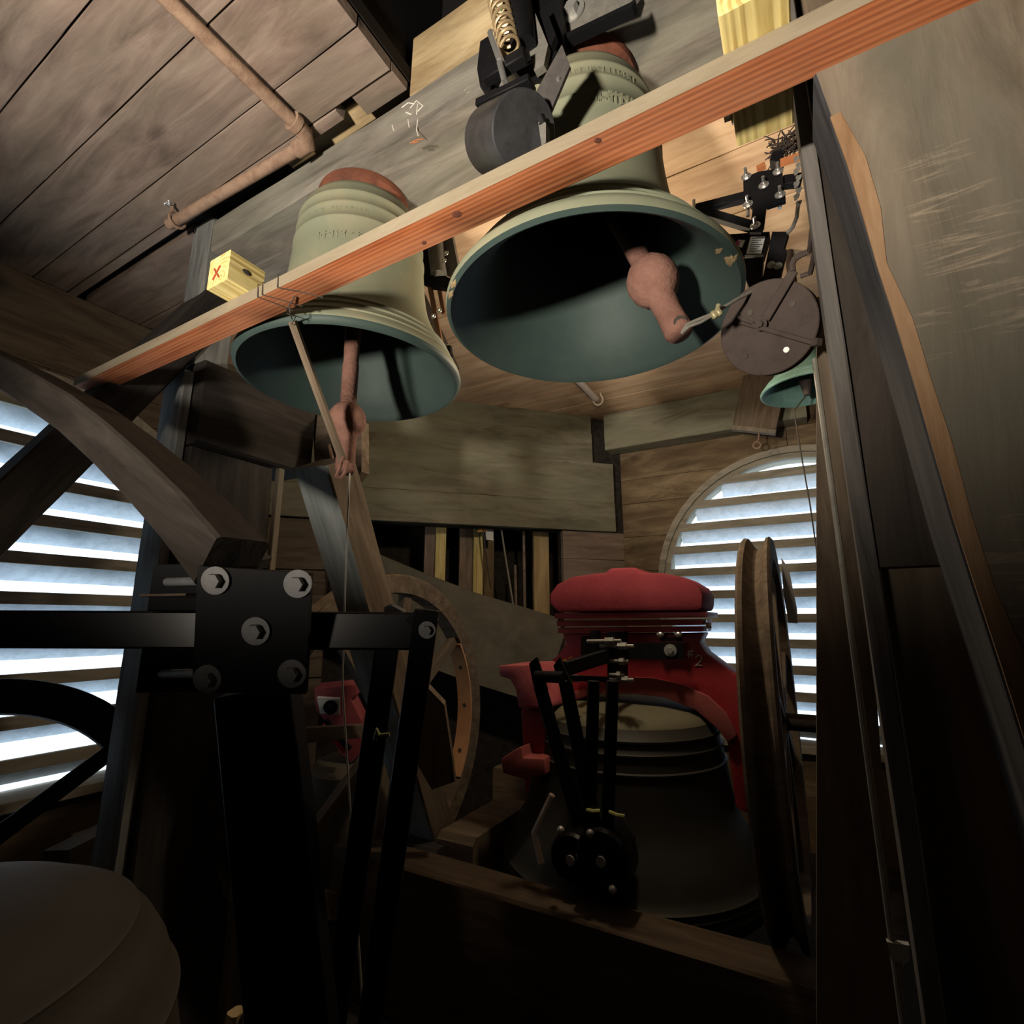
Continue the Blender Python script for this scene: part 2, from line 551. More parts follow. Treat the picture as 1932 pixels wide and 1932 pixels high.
M['sill'] = wood('brown_sill_timber', (0.033, 0.0216, 0.012), (0.06, 0.0408, 0.0252), (0.09, 0.063, 0.042), 8, 0.85)
M['chip'] = metal('chipped_tan_patina', (0.28, 0.21, 0.10), 0.8, 0, (0.20, 0.13, 0.08), 20, 0.3)
M['knotwood'] = metal('dark_knot', (0.16, 0.05, 0.025), 0.8, 0, (0.08, 0.03, 0.02), 60, 0.2)
M['deck'] = metal('dark_deck_boards', (0.028, 0.024, 0.020), 0.9, 0, (0.02, 0.017, 0.015), 3, 0.0, 0.1)
M['board'] = wood('grey_brown_sheet', (0.14, 0.115, 0.085), (0.21, 0.18, 0.135), (0.28, 0.24, 0.185), 4, 0.85, bmp=0.3)

# ------------------------------------------------------------------ the setting
ZC = CZ + 1.84                                # underside of the plank ceiling
XL, YB, CC = -3.5, 4.4, -5.75                 # left wall, back wall, corner wall X - Y = CC
AR, AZ, SILL = 1.05, CZ + 0.27, CZ - 0.86     # arch radius, spring height, sill
OCT = [(-3.5, -0.25), (-3.5, 2.25), (-1.35, 4.4), (1.25, 4.4), (3.4, 2.25), (3.4, -0.25), (1.25, -2.4), (-1.35, -2.4)]

fl = MB().prism([(-0.05 + (x + 0.05) * 1.08, 1.0 + (y - 1.0) * 1.08, -0.06) for x, y in OCT], (0, 0, 0.06)).build('floor', M['dark'])
tag(fl, 'dark plank floor of the belfry', kind='structure')

# ceiling: dark deck above, planks below it one by one
cm = MB()
for x0, x1, y0, y1 in ((-3.7, 3.6, 1.22, 4.6), (-3.7, -1.05, -2.6, 1.22), (1.2, 3.6, -2.6, 1.1), (-1.05, 1.2, -2.6, -0.5)):
    cm.box(((x0 + x1) / 2, (y0 + y1) / 2, ZC + 0.09), (x1 - x0, y1 - y0, 0.06))
ceiling = tag(cm.build('ceiling', M['deck']), 'weathered plank ceiling under the spire', kind='structure')
sp = MB()
for c, s in (((-1.1, 0.3, ZC + 1.125), (0.06, 2.2, 2.0)), ((1.25, 0.3, ZC + 1.125), (0.06, 2.2, 2.0)),
             ((0.07, -0.55, ZC + 1.125), (2.6, 0.06, 2.0)), ((0.07, 1.33, ZC + 1.125), (2.6, 0.06, 2.0)), ((0.07, 0.3, ZC + 2.1), (2.6, 2.1, 0.06))):
    sp.box(c, s)
tag(sp.build('wall_spire', M['ironblack']), 'dark shaft of the spire above the ceiling hatch', kind='structure')


def ceil_plank(x0, x1, y0, y1, dz=0.0, seed=0, mat='ceil'):
    return boxt('plank', (x0, y0 + 0.003, ZC - dz), (x1, y1 - 0.003, ZC + 0.045), 0, M[mat], ceiling, 0.002, 0.03, seed)


ys = [-1.5, -1.15, -0.8, -0.45, -0.1, 0.16, 0.413, 0.625, 0.86]
for i, (a, b) in enumerate(zip(ys, ys[1:])):
    ceil_plank(-3.5, -1.05, a, b, 0.002 * (i % 2), i)
ceil_plank(-3.5, -1.05, 0.86, 1.013, 0.0, 20)
ceil_plank(-3.5, -1.32, 1.013, 1.06, 0.003, 21)
ceil_plank(-1.24, -1.05, 1.013, 1.10, -0.01, 22)
ys = [1.10, 1.39, 1.66, 1.918, 2.27, 2.55, 2.82, 3.17, 3.53, 3.92, 4.4]
for i, (a, b) in enumerate(zip(ys, ys[1:])):
    if i == 0:
        ceil_plank(-3.5, -2.4, a, b, 0, 30)
        continue
    cut = [-3.5, -1.62 + 0.5 * math.sin(i * 2.1), 0.75 + 0.4 * math.sin(i * 1.3), 3.2]
    for j, (c, d) in enumerate(zip(cut, cut[1:])):
        ceil_plank(c + 0.002, d - 0.002, a, b, 0.0015 * ((i + j) % 3), 31 + i * 3 + j, 'ceil' if (i < 2 or (i == 2 and j == 2)) else 'ceil_new')
for x0, x1, i in ((1.2, 3.4, 3), (1.2, 3.4, 5)):
    ceil_plank(x0, x1, -0.3 + i * 0.2, -0.1 + i * 0.2, 0, 70 + i)


def half(z):
    if z < SILL or z > AZ + AR:
        return 0.0
    return AR if z < AZ else math.sqrt(max(0.0, AR * AR - (z - AZ) ** 2))


def arch_wall(name, P0, d, L, sc, out, mat, rows, label):
    P0, d, out = Vector((*P0, 0)), Vector((*d, 0)), Vector((*out, 0))
    at = lambda s, z: P0 + d * s + Vector((0, 0, z))
    zs = [SILL] + [AZ + AR * math.sin(math.pi / 2 * k / 14) for k in range(15)]
    hs = [AR] + [AR * math.cos(math.pi / 2 * k / 14) for k in range(15)]
    mb = MB()
    off = out * 0.05
    for sg in (-1, 1):
        e = 0.0 if sg < 0 else L
        poly = [at(e, 0), at(sc, 0), at(sc, SILL)] + [at(sc + sg * h, z) for h, z in zip(hs, zs)] + [at(sc, ZC + 0.1), at(e, ZC + 0.1)]
        mb.prism([p + off for p in poly], out * 0.12)
    wall = tag(mb.build(name, M['deck']), label, kind='structure')
    for k, (z0, z1) in enumerate(zip(rows, rows[1:])):
        z0, z1 = z0 + 0.002, z1 - 0.002
        full = half(z0) == 0 and half(z1) == 0
        for sg in (-1, 1):
            n = 8
            zz = [z0 + (z1 - z0) * i / n for i in range(n + 1)]
            e = 0.0 if sg < 0 else L
            if full:
                if sg > 0:
                    break
                poly = [at(0, z0), at(L, z0), at(L, z1), at(0, z1)]
            else:
                poly = [at(e, z0)] + [at(sc + sg * max(half(z), 0.002), z) for z in zz] + [at(e, z1)]
            pb = MB().prism([p + out * 0.002 * (k % 2) for p in poly], out * 0.045)
            pb.build('plank', mat, wall, R=frame(d))
    return wall


rowsB = [CZ + v for v in (-1.55, -1.2, -0.86, -0.55, -0.22, 0.08, 0.42, 0.72, 1.02, 1.24, 1.50, 1.84)]
wall_back = arch_wall('wall_back', (-1.35, YB), (1, 0), 2.6, 1.35, (0, 1), M['wallwood'], rowsB, 'mottled board wall round the arched louvre window')
rowsL = [CZ + v for v in (-1.55, -1.2, -0.86, -0.5, -0.15, 0.2, 0.55, 0.9, 1.20, 1.36, 1.84)]
wall_left = arch_wall('wall_left', (XL, -0.25), (0, 1), 2.5, 1.25, (-1, 0), M['brown'], rowsL, 'brown board wall round the left louvre window')

# corner wall: boards above, hatch with studs below
cd = Vector((0.70711, 0.70711, 0))
cn = Vector((-0.70711, 0.70711, 0))             # outwards
C0 = Vector((-3.5, 2.25, 0))
CL = 3.04


def cs(px, py):                                 # distance along the corner wall for a pixel
    return (onC(px, py, CC) - Vector((C0.x, C0.y, 0))).dot(cd)


def cp(s, z, o=0.0):
    return C0 + cd * s + cn * o + Vector((0, 0, z))


HB = CZ + 0.76
s0, s1 = cs(690, 1010), cs(1062, 1010)
mb = MB()
mb.prism([cp(-0.1, HB, 0.05), cp(CL + 0.1, HB, 0.05), cp(CL + 0.1, ZC + 0.1, 0.05), cp(-0.1, ZC + 0.1, 0.05)], cn * 0.08)
mb.prism([cp(-0.1, 0, 0.05), cp(s0 - 0.25, 0, 0.05), cp(s0 - 0.25, HB, 0.05), cp(-0.1, HB, 0.05)], cn * 0.08)
mb.prism([cp(s1, 0, 0.05), cp(CL + 0.1, 0, 0.05), cp(CL + 0.1, HB, 0.05), cp(s1, HB, 0.05)], cn * 0.08)
# closed dark recess behind the hatch
mb.prism([cp(s0 - 0.4, 0, 0.7), cp(s1 + 0.2, 0, 0.7), cp(s1 + 0.2, HB + 0.3, 0.7), cp(s0 - 0.4, HB + 0.3, 0.7)], cn * 0.05)
mb.prism([cp(s0 - 0.4, HB + 0.25, 0.1), cp(s1 + 0.2, HB + 0.25, 0.1), cp(s1 + 0.2, HB + 0.25, 0.75), cp(s0 - 0.4, HB + 0.25, 0.75)], (0, 0, 0.05))
mb.prism([cp(s0 - 0.4, 0, 0.1), cp(s0 - 0.4, HB + 0.3, 0.1), cp(s0 - 0.4, HB + 0.3, 0.75), cp(s0 - 0.4, 0, 0.75)], cd * -0.05)
mb.prism([cp(s1 + 0.2, 0, 0.1), cp(s1 + 0.2, HB + 0.3, 0.1), cp(s1 + 0.2, HB + 0.3, 0.75), cp(s1 + 0.2, 0, 0.75)], cd * 0.05)
mb.prism([cp(s0 - 0.4, 0, 0.0), cp(s1 + 0.2, 0, 0.0), cp(s1 + 0.2, 0, 0.75), cp(s0 - 0.4, 0, 0.75)], (0, 0, -0.05))
mb.prism([cp(s0 - 0.3, 0, 0.05), cp(s1, 0, 0.05), cp(s1, CZ - 0.12, 0.05), cp(s0 - 0.3, CZ - 0.12, 0.05)], cn * 0.08)
wall_corner = tag(mb.build('wall_corner', M['dark']), 'corner wall of wide greenish boards above the dark hatch', kind='structure')


def cboard(sa, sb, za, zb, proud=0.0, mat='green_wood', th=0.05, seed=0):
    c = cp((sa + sb) / 2, (za + zb) / 2, 0.025 - proud)
    return timber('plank', c - cd * (sb - sa) / 2, c + cd * (sb - sa) / 2, th, zb - za, M[mat], wall_corner, None, 0.003, 0.03, None, seed)


for k, (a, b, pr) in enumerate(((0.765, 1.02, 0.035), (1.023, 1.385, 0.03), (1.388, 1.66, 0.012), (1.663, 1.84, 0.0))):
    cboard(0.0, CL - (0.09 if k < 2 else 0.28), CZ + a, CZ + b, pr, 'green_wood', 0.05, k)
for k, (a, b) in enumerate(((-1.55, -1.0), (-1.0, -0.4), (-0.4, -0.08), (-0.08, 0.3), (0.3, 0.52), (0.52, 0.76))):
    cboard(s1, CL, CZ + a + 0.002, CZ + b - 0.002, 0, 'ceil' if k > 3 else 'brown', 0.05, 10 + k)
for k in range(6):
    cboard(0, s0 - 0.25, CZ - 1.55 + k * 0.385, CZ - 1.17 + k * 0.385 - 0.004, 0, 'brown', 0.05, 20 + k)

# the walls out of view
for nm, a, b in (('wall_right_back', 3, 4), ('wall_right', 4, 5), ('wall_right_front', 5, 6), ('wall_front', 6, 7), ('wall_left_front', 7, 0)):
    p, q = Vector((*OCT[a], 0)), Vector((*OCT[b], 0))
    n = Vector((0.0, 0.0, 1.0)).cross(q - p).normalized()
    tag(MB().prism([p, q, q + Vector((0, 0, ZC + 0.1)), p + Vector((0, 0, ZC + 0.1))], n * 0.15).build(nm, M['deck']), 'dark board wall', kind='structure')


def louvre(name, P0, d, sc, out, label, pitch, zoff):
    P0, d, out = Vector((*P0, 0)), Vector((*d, 0)), Vector((*out, 0))
    base = P0 + d * sc
    at = lambda s, z, o=0.0: base + d * s + out * o + Vector((0, 0, z))
    w = empty(name, at(0, SILL), label, None, None, 'structure')
    path = [(-AR, SILL), (-AR, AZ - 0.3)] + [(-AR * math.cos(math.pi * k / 28), AZ + AR * math.sin(math.pi * k / 28)) for k in range(29)] + [(AR, AZ - 0.3), (AR, SILL)]
    mb = MB()
    for r0, r1, o0, o1 in ((-0.03, 0.02, -0.012, 0.05), (-0.07, -0.028, 0.02, 0.20)):
        rings = []
        for s, z in path:
            if z >= AZ:
                n = Vector((s, z - AZ)).normalized()
            else:
                n = Vector((1 if s > 0 else -1, 0))
            q = [(r0, o0), (r1, o0), (r1, o1), (r0, o1)]
            rings.append([mb.bm.verts.new(at(s + n.x * rr, z + n.y * rr, oo)) for rr, oo in q])
        for a, b in zip(rings, rings[1:]):
            for k in range(4):
                mb.bm.faces.new((a[k], a[(k + 1) % 4], b[(k + 1) % 4], b[k]))
        mb.bm.faces.new(rings[0])
        mb.bm.faces.new(rings[-1])
    mb.build('frame', M['slat_edge'], w)
    boxt('sill', at(-AR - 0.05, SILL - 0.05, -0.06) - Vector((0, 0, 0)), at(AR + 0.05, SILL, 0.2), 0 if abs(d.x) > 0.5 else 1, M['slat_edge'], w) if False else \
        timber('sill', at(-AR - 0.05, SILL - 0.02, 0.06), at(AR + 0.05, SILL - 0.02, 0.06), 0.26, 0.05, M['slat_edge'], w)
    z = SILL + zoff
    k = 0
    while z < AZ + AR - 0.06:
        ztop = z + 0.07
        h = min(half(max(z - 0.04, SILL + 0.01)), half(min(ztop, AZ + AR - 0.001)) if ztop > AZ else AR) - 0.035
        if h > 0.12:
            # blade slopes down towards the outside; painted body, bare wood inner edge
            c = at(0, z, 0.115)
            slope = (out * 0.78 + Vector((0, 0, -0.62))).normalized()
            nrm = d.cross(slope).normalized()
            if nrm.z < 0:
                nrm = -nrm
            sl = timber('slat', c - d * h, c + d * h, 0.17, 0.022, M['paint'], w, nrm, 0.002, 0.05, 10, k)
            e = at(0, z + 0.052, 0.035)
            timber('slat_edge', e - d * h, e + d * h, 0.03, 0.064, M['slat_edge'], sl, (0, 0, 1), 0.0015, 0.05, 10, k)
        z += pitch
        k += 1
    return w


louvre('window_1', (XL, -0.25), (0, 1), 1.25, (-1, 0), 'arched louvre window in the left wall', 0.206, 0.10)
louvre('window_2', (-1.35, YB), (1, 0), 1.35, (0, 1), 'arched louvre window in the back wall', 0.187, 0.08)

# plate under the ceiling along the back wall
fp = boxt('trim_1', (-1.43, 4.22, CZ + 1.50), (0.15, 4.395, ZC - 0.002), 0, M['green_wood'], None, 0.004, 0.05, 3)
tag(fp, 'wide plate timber under the ceiling along the back wall', kind='structure')

# ------------------------------------------------------------------ timber frame
def T(o, label, cat, group=None):
    return tag(o, label, cat, group)


Z = lambda v: CZ + v


def polyY(pts, y, th, mb=None):
    mb = mb or MB()
    return mb.prism([onY(a, b, y) for a, b in pts], (0, th, 0))


def polyD(pts, d, th, mb=None):
    mb = mb or MB()
    return mb.prism([atd(a, b, d) for a, b in pts], FW * th)


T(boxt('headstock_beam', (-2.21, 1.10, Z(1.66)), (0.10, 1.41, Z(1.82)), 0, M['beam'], None, 0.006, 0.05, 1),
  'massive grey headstock beam carrying the two hanging bells', 'beam')
hbm = bpy.data.objects['headstock_beam']
for nm_, mt_, lns in (('paint_mark', 'chalk', (((758, 203), (770, 194), (782, 196)), ((774, 204), (786, 190), (798, 200), (788, 210)), ((788, 196), (786, 216)), ((766, 212), (776, 216)))),
                      ('paint_mark', 'chalk', (((788, 226), (786, 246), (789, 256)), ((770, 225), (772, 240)), ((740, 236), (743, 246)))),
                      ('crayon_mark', 'copper', (((774, 270), (786, 264), (798, 262)), ((780, 270), (790, 267)))), ('paint_mark', 'chalk', (((876, 172), (884, 164), (896, 160)), ((880, 176), (890, 172))))):
    mb = MB()
    for ln in lns:
        mb.tube([onY(x, y, 1.0985) for x, y in ln], 0.0018, 5)
    mb.build(nm_, M[mt_], hbm)
T(boxt('header_timber', (-1.045, 1.105, Z(1.825)), (0.09, 1.19, Z(2.10)), 0, M['header'], None, 0.01, 0.1, 2),
  'rough pale timber above the big headstock beam at the hatch', 'timber')
T(boxt('filler_strip', (-1.72, 1.06, Z(1.893)), (-1.06, 1.15, Z(1.93)), 0, M['header'], None, 0.003, 0.1, 4),
  'narrow yellowish strip in the gap between ceiling and headstock beam', 'timber')

# left bent
T(boxt('frame_post', (-2.37, 1.09, Z(1.10)), (-2.215, 1.25, ZC - 0.002), 2, M['post'], None, 0.005, 0.06, 5),
  'grey upright post at the left end of the headstock beam', 'post')
T(boxt('bolster_timber', (-2.40, 1.108, Z(0.725)), (-2.13, 1.68, Z(1.10)), 1, M['dark'], None, 0.006, 0.04, 6),
  'dark short cross timber below the left hanging bell', 'timber')
T(boxt('frame_post', (-2.36, 1.108, 0.0), (-2.17, 1.50, Z(0.715)), 2, M['dark'], None, 0.006, 0.04, 7),
  'wide dark post standing under the dark cross timber', 'post')
T(boxt('batten', (-2.365, 1.065, 0.0), (-2.20, 1.10, Z(1.05)), 2, M['post'], None, 0.004, 0.06, 8),
  'narrow bluish grey batten on the front of the wide dark post', 'batten')
T(boxt('batten', (-2.17, 1.51, 0.0), (-2.14, 1.54, Z(0.72)), 2, M['rough'], None, 0.002, 0.1, 8),
  'thin pale batten along the rear edge of the wide dark post', 'batten')
T(timber('knee_brace', onX(420, 560, -2.29), onX(-120, 1080, -2.29), 0.15, 0.19, M['dark'], None, (1, 0, 0), 0.005, 0.05, None, 9),
  'dark diagonal brace crossing behind the curved timber at the left window', 'brace')
cp_ = [onY(x, y, 0.55) for x, y in ((-130, 628), (-40, 672), (60, 726), (160, 788), (235, 850), (300, 910), (370, 980), (440, 1062))]
T(sweep('curved_timber', cp_, 0.10, 0.098, M['curve'], None, (0, 0, 1), 0.004, 0.06, 10),
  'thick curved brown timber sweeping across the left louvre window', 'timber')
# grey leaning leg behind the left bell
a0, a1 = atd(612, 872, 2.02), atd(692, 1150, 2.20)
a1 = a0 + (a1 - a0) * ((a0.z - Z(-1.0)) / (a0.z - a1.z))
T(boxt('floor_pad', (a1.x - 0.16, a1.y - 0.16, 0.0), (a1.x + 0.16, a1.y + 0.16, Z(-1.02)), 0, M['dark'], None, 0.003, 0.05, 44), 'dark block under the foot of the slanting strut', 'block')
T(timber('slanting_strut', a0, a1, 0.19, 0.15, M['brown'], None, (0, 1, 0), 0.004, 0.05, None, 11),
  'pale grey slanting strut below the left bell clapper', 'strut')

ss_ = bpy.data.objects['slanting_strut']
ss_.data.materials.append(M['strutpale'])
for p in ss_.data.polygons:
    if (ss_.matrix_basis.to_3x3() @ p.normal).y < -0.6:
        p.material_index = 1

# right bent
T(boxt('frame_post', (0.115, 1.13, 0.0), (0.30, 1.40, ZC - 0.002), 2, M['brown'], None, 0.004, 0.04, 12),
  'tall dark brown post right of the back louvre window', 'post')
T(boxt('batten', (0.088, 1.07, 0.0), (0.114, 1.122, Z(1.62)), 2, M['greypost'], None, 0.003, 0.08, 13),
  'narrow light grey batten beside the pulley cable on the right post', 'batten')
T(boxt('cover_board', (0.118, 1.075, Z(0.09)), (0.34, 1.122, Z(1.30)), 2, M['curve'], None, 0.003, 0.06, 14),
  'dark cover board on the right post ending in a ledge', 'board')
T(polyY([(1541, 560), (1541, 1960), (1700, 1960), (1600, 560)], 1.42, 0.10).build('leaning_board', M['brown'], None, 30, 0.0, frame((0, 0, 1), (0, 1, 0))),
  'dark brown leaning board behind the cable at the right post', 'board')
lt = empty('leaning_brace', (0.3, 1.0, 0.0), 'huge leaning rough brown timber filling the right edge', 'brace')
xl = lambda z: 0.105 + 0.093 * (0.853 - z)
mb = MB()
n = 26
zz = [-1.55 + 2.425 * i / n for i in range(n + 1)]
rings = []
for i, z in enumerate(zz):
    j = 0.006 * noise.noise(Vector((z * 4, 1, 2)))
    x0 = xl(z) + j
    rings.append([Vector((x0 + 0.004, 0.827, Z(z))), Vector((x0, 0.833, Z(z))), Vector((x0, 0.96, Z(z))), Vector((x0 + 0.36, 0.96, Z(z))), Vector((x0 + 0.36, 0.86, Z(z))), Vector((x0 + 0.32, 0.827, Z(z)))])
rv = [[mb.bm.verts.new(p) for p in r] for r in rings]
for a, b in zip(rv, rv[1:]):
    for k in range(6):
        mb.bm.faces.new((a[k], a[(k + 1) % 6], b[(k + 1) % 6], b[k]))
mb.bm.faces.new(rv[0])
mb.bm.faces.new(rv[-1])
RZ = frame((0, 0, 1), (0, 1, 0))
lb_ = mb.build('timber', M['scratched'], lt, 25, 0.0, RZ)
lb_.data.materials.append(M['blueshade'])
for p in lb_.data.polygons:  # left face: its bluish shade is put into the colour
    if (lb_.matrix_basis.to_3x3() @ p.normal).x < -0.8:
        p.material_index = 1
mb = MB()
for a, b in zip(zz, zz[1:]):
    if a < 0.74:
        wa, wb = [max(0.004, 0.018 + 0.022 * noise.noise(Vector((z * 7, 4, 2)))) for z in (a, b)]
        ja, jb = [0.006 * noise.noise(Vector((z * 4, 1, 2))) for z in (a, b)]
        mb.prism([(xl(a) + ja + 0.002, 0.8262, Z(a)), (xl(a) + ja + 0.002 + wa, 0.8250, Z(a)), (xl(b) + jb + 0.002 + wb, 0.8250, Z(b)), (xl(b) + jb + 0.002, 0.8262, Z(b))], (0, 0.004, 0))
tag(mb.build('worn_edge', M['worn'], lt, 25, 0.0, RZ), 'worn orange splintered edge')
for px, py in ((1600, 592), (1650, 947)):
    pc = onX(px, py, 0.118)
    MB().box(onX(px, py, xl((pc - EYE).z * 0.75)), (0.016, 0.018, 0.018), None, 0.002).build('peg', M['rough'], lt)

# ------------------------------------------------------------------ orange board, yellow blocks, wire
from mathutils.bvhtree import BVHTree


def decal(name, ob, outline, mat, parent, lift=0.0012):
    """thin flake lying on the surface of ob inside a pixel outline"""
    Mw_ = ob.matrix_basis
    bv = BVHTree.FromPolygons([Mw_ @ v.co for v in ob.data.vertices], [tuple(p.vertices) for p in ob.data.polygons])
    cx = sum(a for a, b in outline) / len(outline)
    cy = sum(b for a, b in outline) / len(outline)
    mb = MB()
    ring = []
    for k in range(4 + 1):
        f = k / 4
        row = []
        for a, b in outline:
            h, n, i, d = bv.ray_cast(EYE, ray(cx + (a - cx) * f, cy + (b - cy) * f).normalized())
            if h is None:
                return None
            if n.dot(h - EYE) > 0:
                n = -n
            row.append(mb.bm.verts.new(h + n * (lift if k < 4 else 0.0)))
        ring.append(row)
    for a, b in zip(ring, ring[1:]):
        for k in range(len(a)):
            mb.bm.faces.new((a[k], a[(k + 1) % len(a)], b[(k + 1) % len(a)], b[k]))
    bmesh.ops.remove_doubles(mb.bm, verts=mb.bm.verts, dist=1e-5)
    return mb.build(name, mat, parent, 60)


ob = boxt('orange_board', (-2.36, 0.755, Z(0.88)), (0.66, 0.839, Z(0.915)), 0, M['orange'], None, 0.0012, 0.05, 15)
ob.data.materials.append(M['dusty'])
for p in ob.data.polygons:
    nw = ob.matrix_basis.to_3x3() @ p.normal
    if nw.y < -0.6 or nw.z > 0.6:
        p.material_index = 1
T(ob, 'long orange fir board with dusty side running across below the bells', 'board')


def yblock(x0, x1, y0, y1, z0, z1, label, boltpx=None):
    e = empty('pine_block', ((x0 + x1) / 2, y0, Z(z0)), label, 'block', 'yellow pine blocks on the orange board')
    boxt('block', (x0, y0, Z(z0)), (x1, y1, Z(z1)), 1, M['yellow'], e, 0.0, 0.03, 3)
    return e


yb = yblock(-1.387, -1.290, 0.695, 0.80, 0.9155, 1.010, 'yellow pine block with a red crayon cross over the left bell')
mb = MB()
c = Vector((-1.345, 0.693, Z(0.955)))
mb.bar(c + Vector((-0.014, 0, -0.018)), c + Vector((0.014, 0, 0.018)), 0.003, 0.004).bar(c + Vector((-0.014, 0, 0.018)), c + Vector((0.014, 0, -0.018)), 0.003, 0.004)
mb.build('crayon_cross', M['crayon'], yb)
mb = MB()
k = Vector((-1.289, 0.745, Z(0.970)))
mb.ball(k, 0.010, (0.12, 1.3, 0.8))
mb.build('knot', M['rustdark'], yb)
yb2 = yblock(-0.026, 0.073, 0.695, 0.95, 0.9155, 1.010, 'yellow pine block with a side bolt above the pulley')
mb = MB().bolt((-0.027, 0.90, Z(0.945)), (-1, 0, 0), 0.010, 0.012)
mb.build('bolt', M['chrome'], yb2)
mb = MB().ball((0.026, 0.7, Z(0.96)), 0.0075, (1.1, 1.8, 1.0))
mb.build('knot', M['rustdark'], yb2)

for px, py, w_, h_ in ((862, 404, 10, 7), (1128, 265, 8, 6), (800, 458, 5, 4)):
    decal('knot', ob, [(px + w_ * math.cos(k * math.pi / 5), py + h_ * math.sin(k * math.pi / 5)) for k in range(10)], M['knotwood'], ob, 0.0006)
wr = empty('tie_wire', onZ(520, 590, 0.88), 'thin dark tie wire looped round the orange board', 'wire')
for k, (xa, tw) in enumerate(((-1.235, 0.03), (-1.215, 0.05), (-1.15, 0.07))):
    mb = MB()
    lo = [(xa, 0.752, 0.877), (xa - 0.005, 0.752, 0.918), (xa + tw * .3, 0.842, 0.918), (xa + tw, 0.842, 0.877), (xa + tw * .5, 0.79, 0.877), (xa, 0.752, 0.877)]
    mb.tube([(x, y, Z(z)) for x, y, z in lo], 0.0014, 6)
    mb.build('loop', M['darkwire'], wr)
ws = onZ(545, 578, 0.87)
mb = MB().tube([Vector((-1.14, 0.80, Z(0.876))), ws, ws + Vector((0.0, 0.005, -0.015)), onY(551, 602, 0.86)], 0.002, 6)
mb.tube([ws, onY(538, 590, 0.85), onY(558, 598, 0.85), onY(550, 612, 0.86)], 0.0016, 6)
mb.build('tail', M['darkwire'], wr)

# ------------------------------------------------------------------ pipe under the ceiling
pp = empty('sprinkler_pipe', (-1.46, 1.02, ZC), 'rusty pipe with an elbow hung below the plank ceiling', 'pipe')
pr = 0.024
MB().cyl((-1.46, -0.6, Z(1.795)), (-1.46, 0.985, Z(1.795)), pr, seg=20).build('pipe', M['pipe'], pp)
MB().cyl((-1.50, 1.02, Z(1.775)), (-2.36, 0.985, Z(1.775)), pr * 0.95, seg=20).build('pipe', M['pipe'], pp)
mb = MB().tube([(-1.46, 0.955, Z(1.795)), (-1.46, 1.00, Z(1.79)), (-1.475, 1.022, Z(1.78)), (-1.53, 1.02, Z(1.775))], [0.031, 0.031, 0.033, 0.031], 16)
mb.cyl((-1.46, 0.94, Z(1.795)), (-1.46, 0.965, Z(1.795)), 0.036, seg=20)
mb.build('elbow', M['pipe'], pp)
mb = MB()
c = Vector((-2.30, 0.988, Z(1.775)))
mb.tube([c + Vector((0, math.cos(a) * 0.034, math.sin(a) * 0.036)) for a in [math.radians(t) for t in range(120, 421, 20)]], 0.006, 8)
mb.tube([c + Vector((-0.006, -0.02, 0.03)), c + Vector((0.0, -0.03, 0.06))], 0.007, 8)
mb.build('hanger', M['pipe'], pp)
MB().box(c + Vector((0, -0.04, 0.058)), (0.03, 0.028, 0.014), None, 0.003).build('hanger_plate', M['chrome'], pp)
for dx, dy, dz in ((-0.012, -0.052, 0.05), (0.012, -0.046, 0.046)):
    MB().ball(c + Vector((dx, dy, dz)), 0.008).build('hanger_bolt', M['chrome'], pp)

# ------------------------------------------------------------------ hanging bells
def bell_profile(R, H, waist=1.0):
    k = R / 0.43
    w = waist
    out = [(0.418, 0.0), (0.430, 0.006), (0.432, 0.020), (0.424, 0.034), (0.402, 0.055), (0.404, 0.059), (0.396, 0.063), (0.380, 0.082), (0.382, 0.087), (0.374, 0.091), (0.362, 0.106),
           (0.364, 0.111), (0.354, 0.115), (0.33, 0.142), (0.305, 0.172), (0.282, 0.21), (0.266, 0.25), (0.254, 0.30), (0.246, 0.36), (0.241, 0.42), (0.237, 0.47), (0.240, 0.474), (0.240, 0.480), (0.235, 0.484),
           (0.231, 0.53), (0.234, 0.534), (0.234, 0.541), (0.230, 0.545), (0.227, 0.575), (0.230, 0.579), (0.230, 0.586), (0.225, 0.590), (0.216, 0.622), (0.203, 0.645), (0.18, 0.660), (0.12, 0.672), (0.0, 0.676)]
    inn = [(0.0, 0.63), (0.10, 0.625), (0.17, 0.600), (0.192, 0.56), (0.203, 0.50), (0.211, 0.42), (0.222, 0.33), (0.236, 0.27), (0.258, 0.21), (0.288, 0.15), (0.318, 0.10), (0.345, 0.065), (0.372, 0.038), (0.398, 0.016), (0.410, 0.004)]
    f = lambda r, z: (r * k * (1 + (w - 1) * min(1, z / 0.2)), z * H / 0.73)
    return [f(*p) for p in out], [f(*p) for p in inn]


def bell_body(name, c, R, H, parent, waist=1.0, outer='bell', inner='bell_in', tilt=None, seg=96):
    o, i = bell_profile(R, H, waist)
    mb = MB()
    Mx = Matrix.Translation(c) @ (tilt if tilt is not None else Matrix.Identity(4))
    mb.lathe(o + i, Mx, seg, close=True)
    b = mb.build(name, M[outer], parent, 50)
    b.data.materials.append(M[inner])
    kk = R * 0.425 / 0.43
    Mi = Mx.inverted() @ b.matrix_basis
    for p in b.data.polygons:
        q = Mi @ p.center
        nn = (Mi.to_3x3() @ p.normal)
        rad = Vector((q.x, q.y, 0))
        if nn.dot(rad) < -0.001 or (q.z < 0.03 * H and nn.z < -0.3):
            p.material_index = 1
    return b


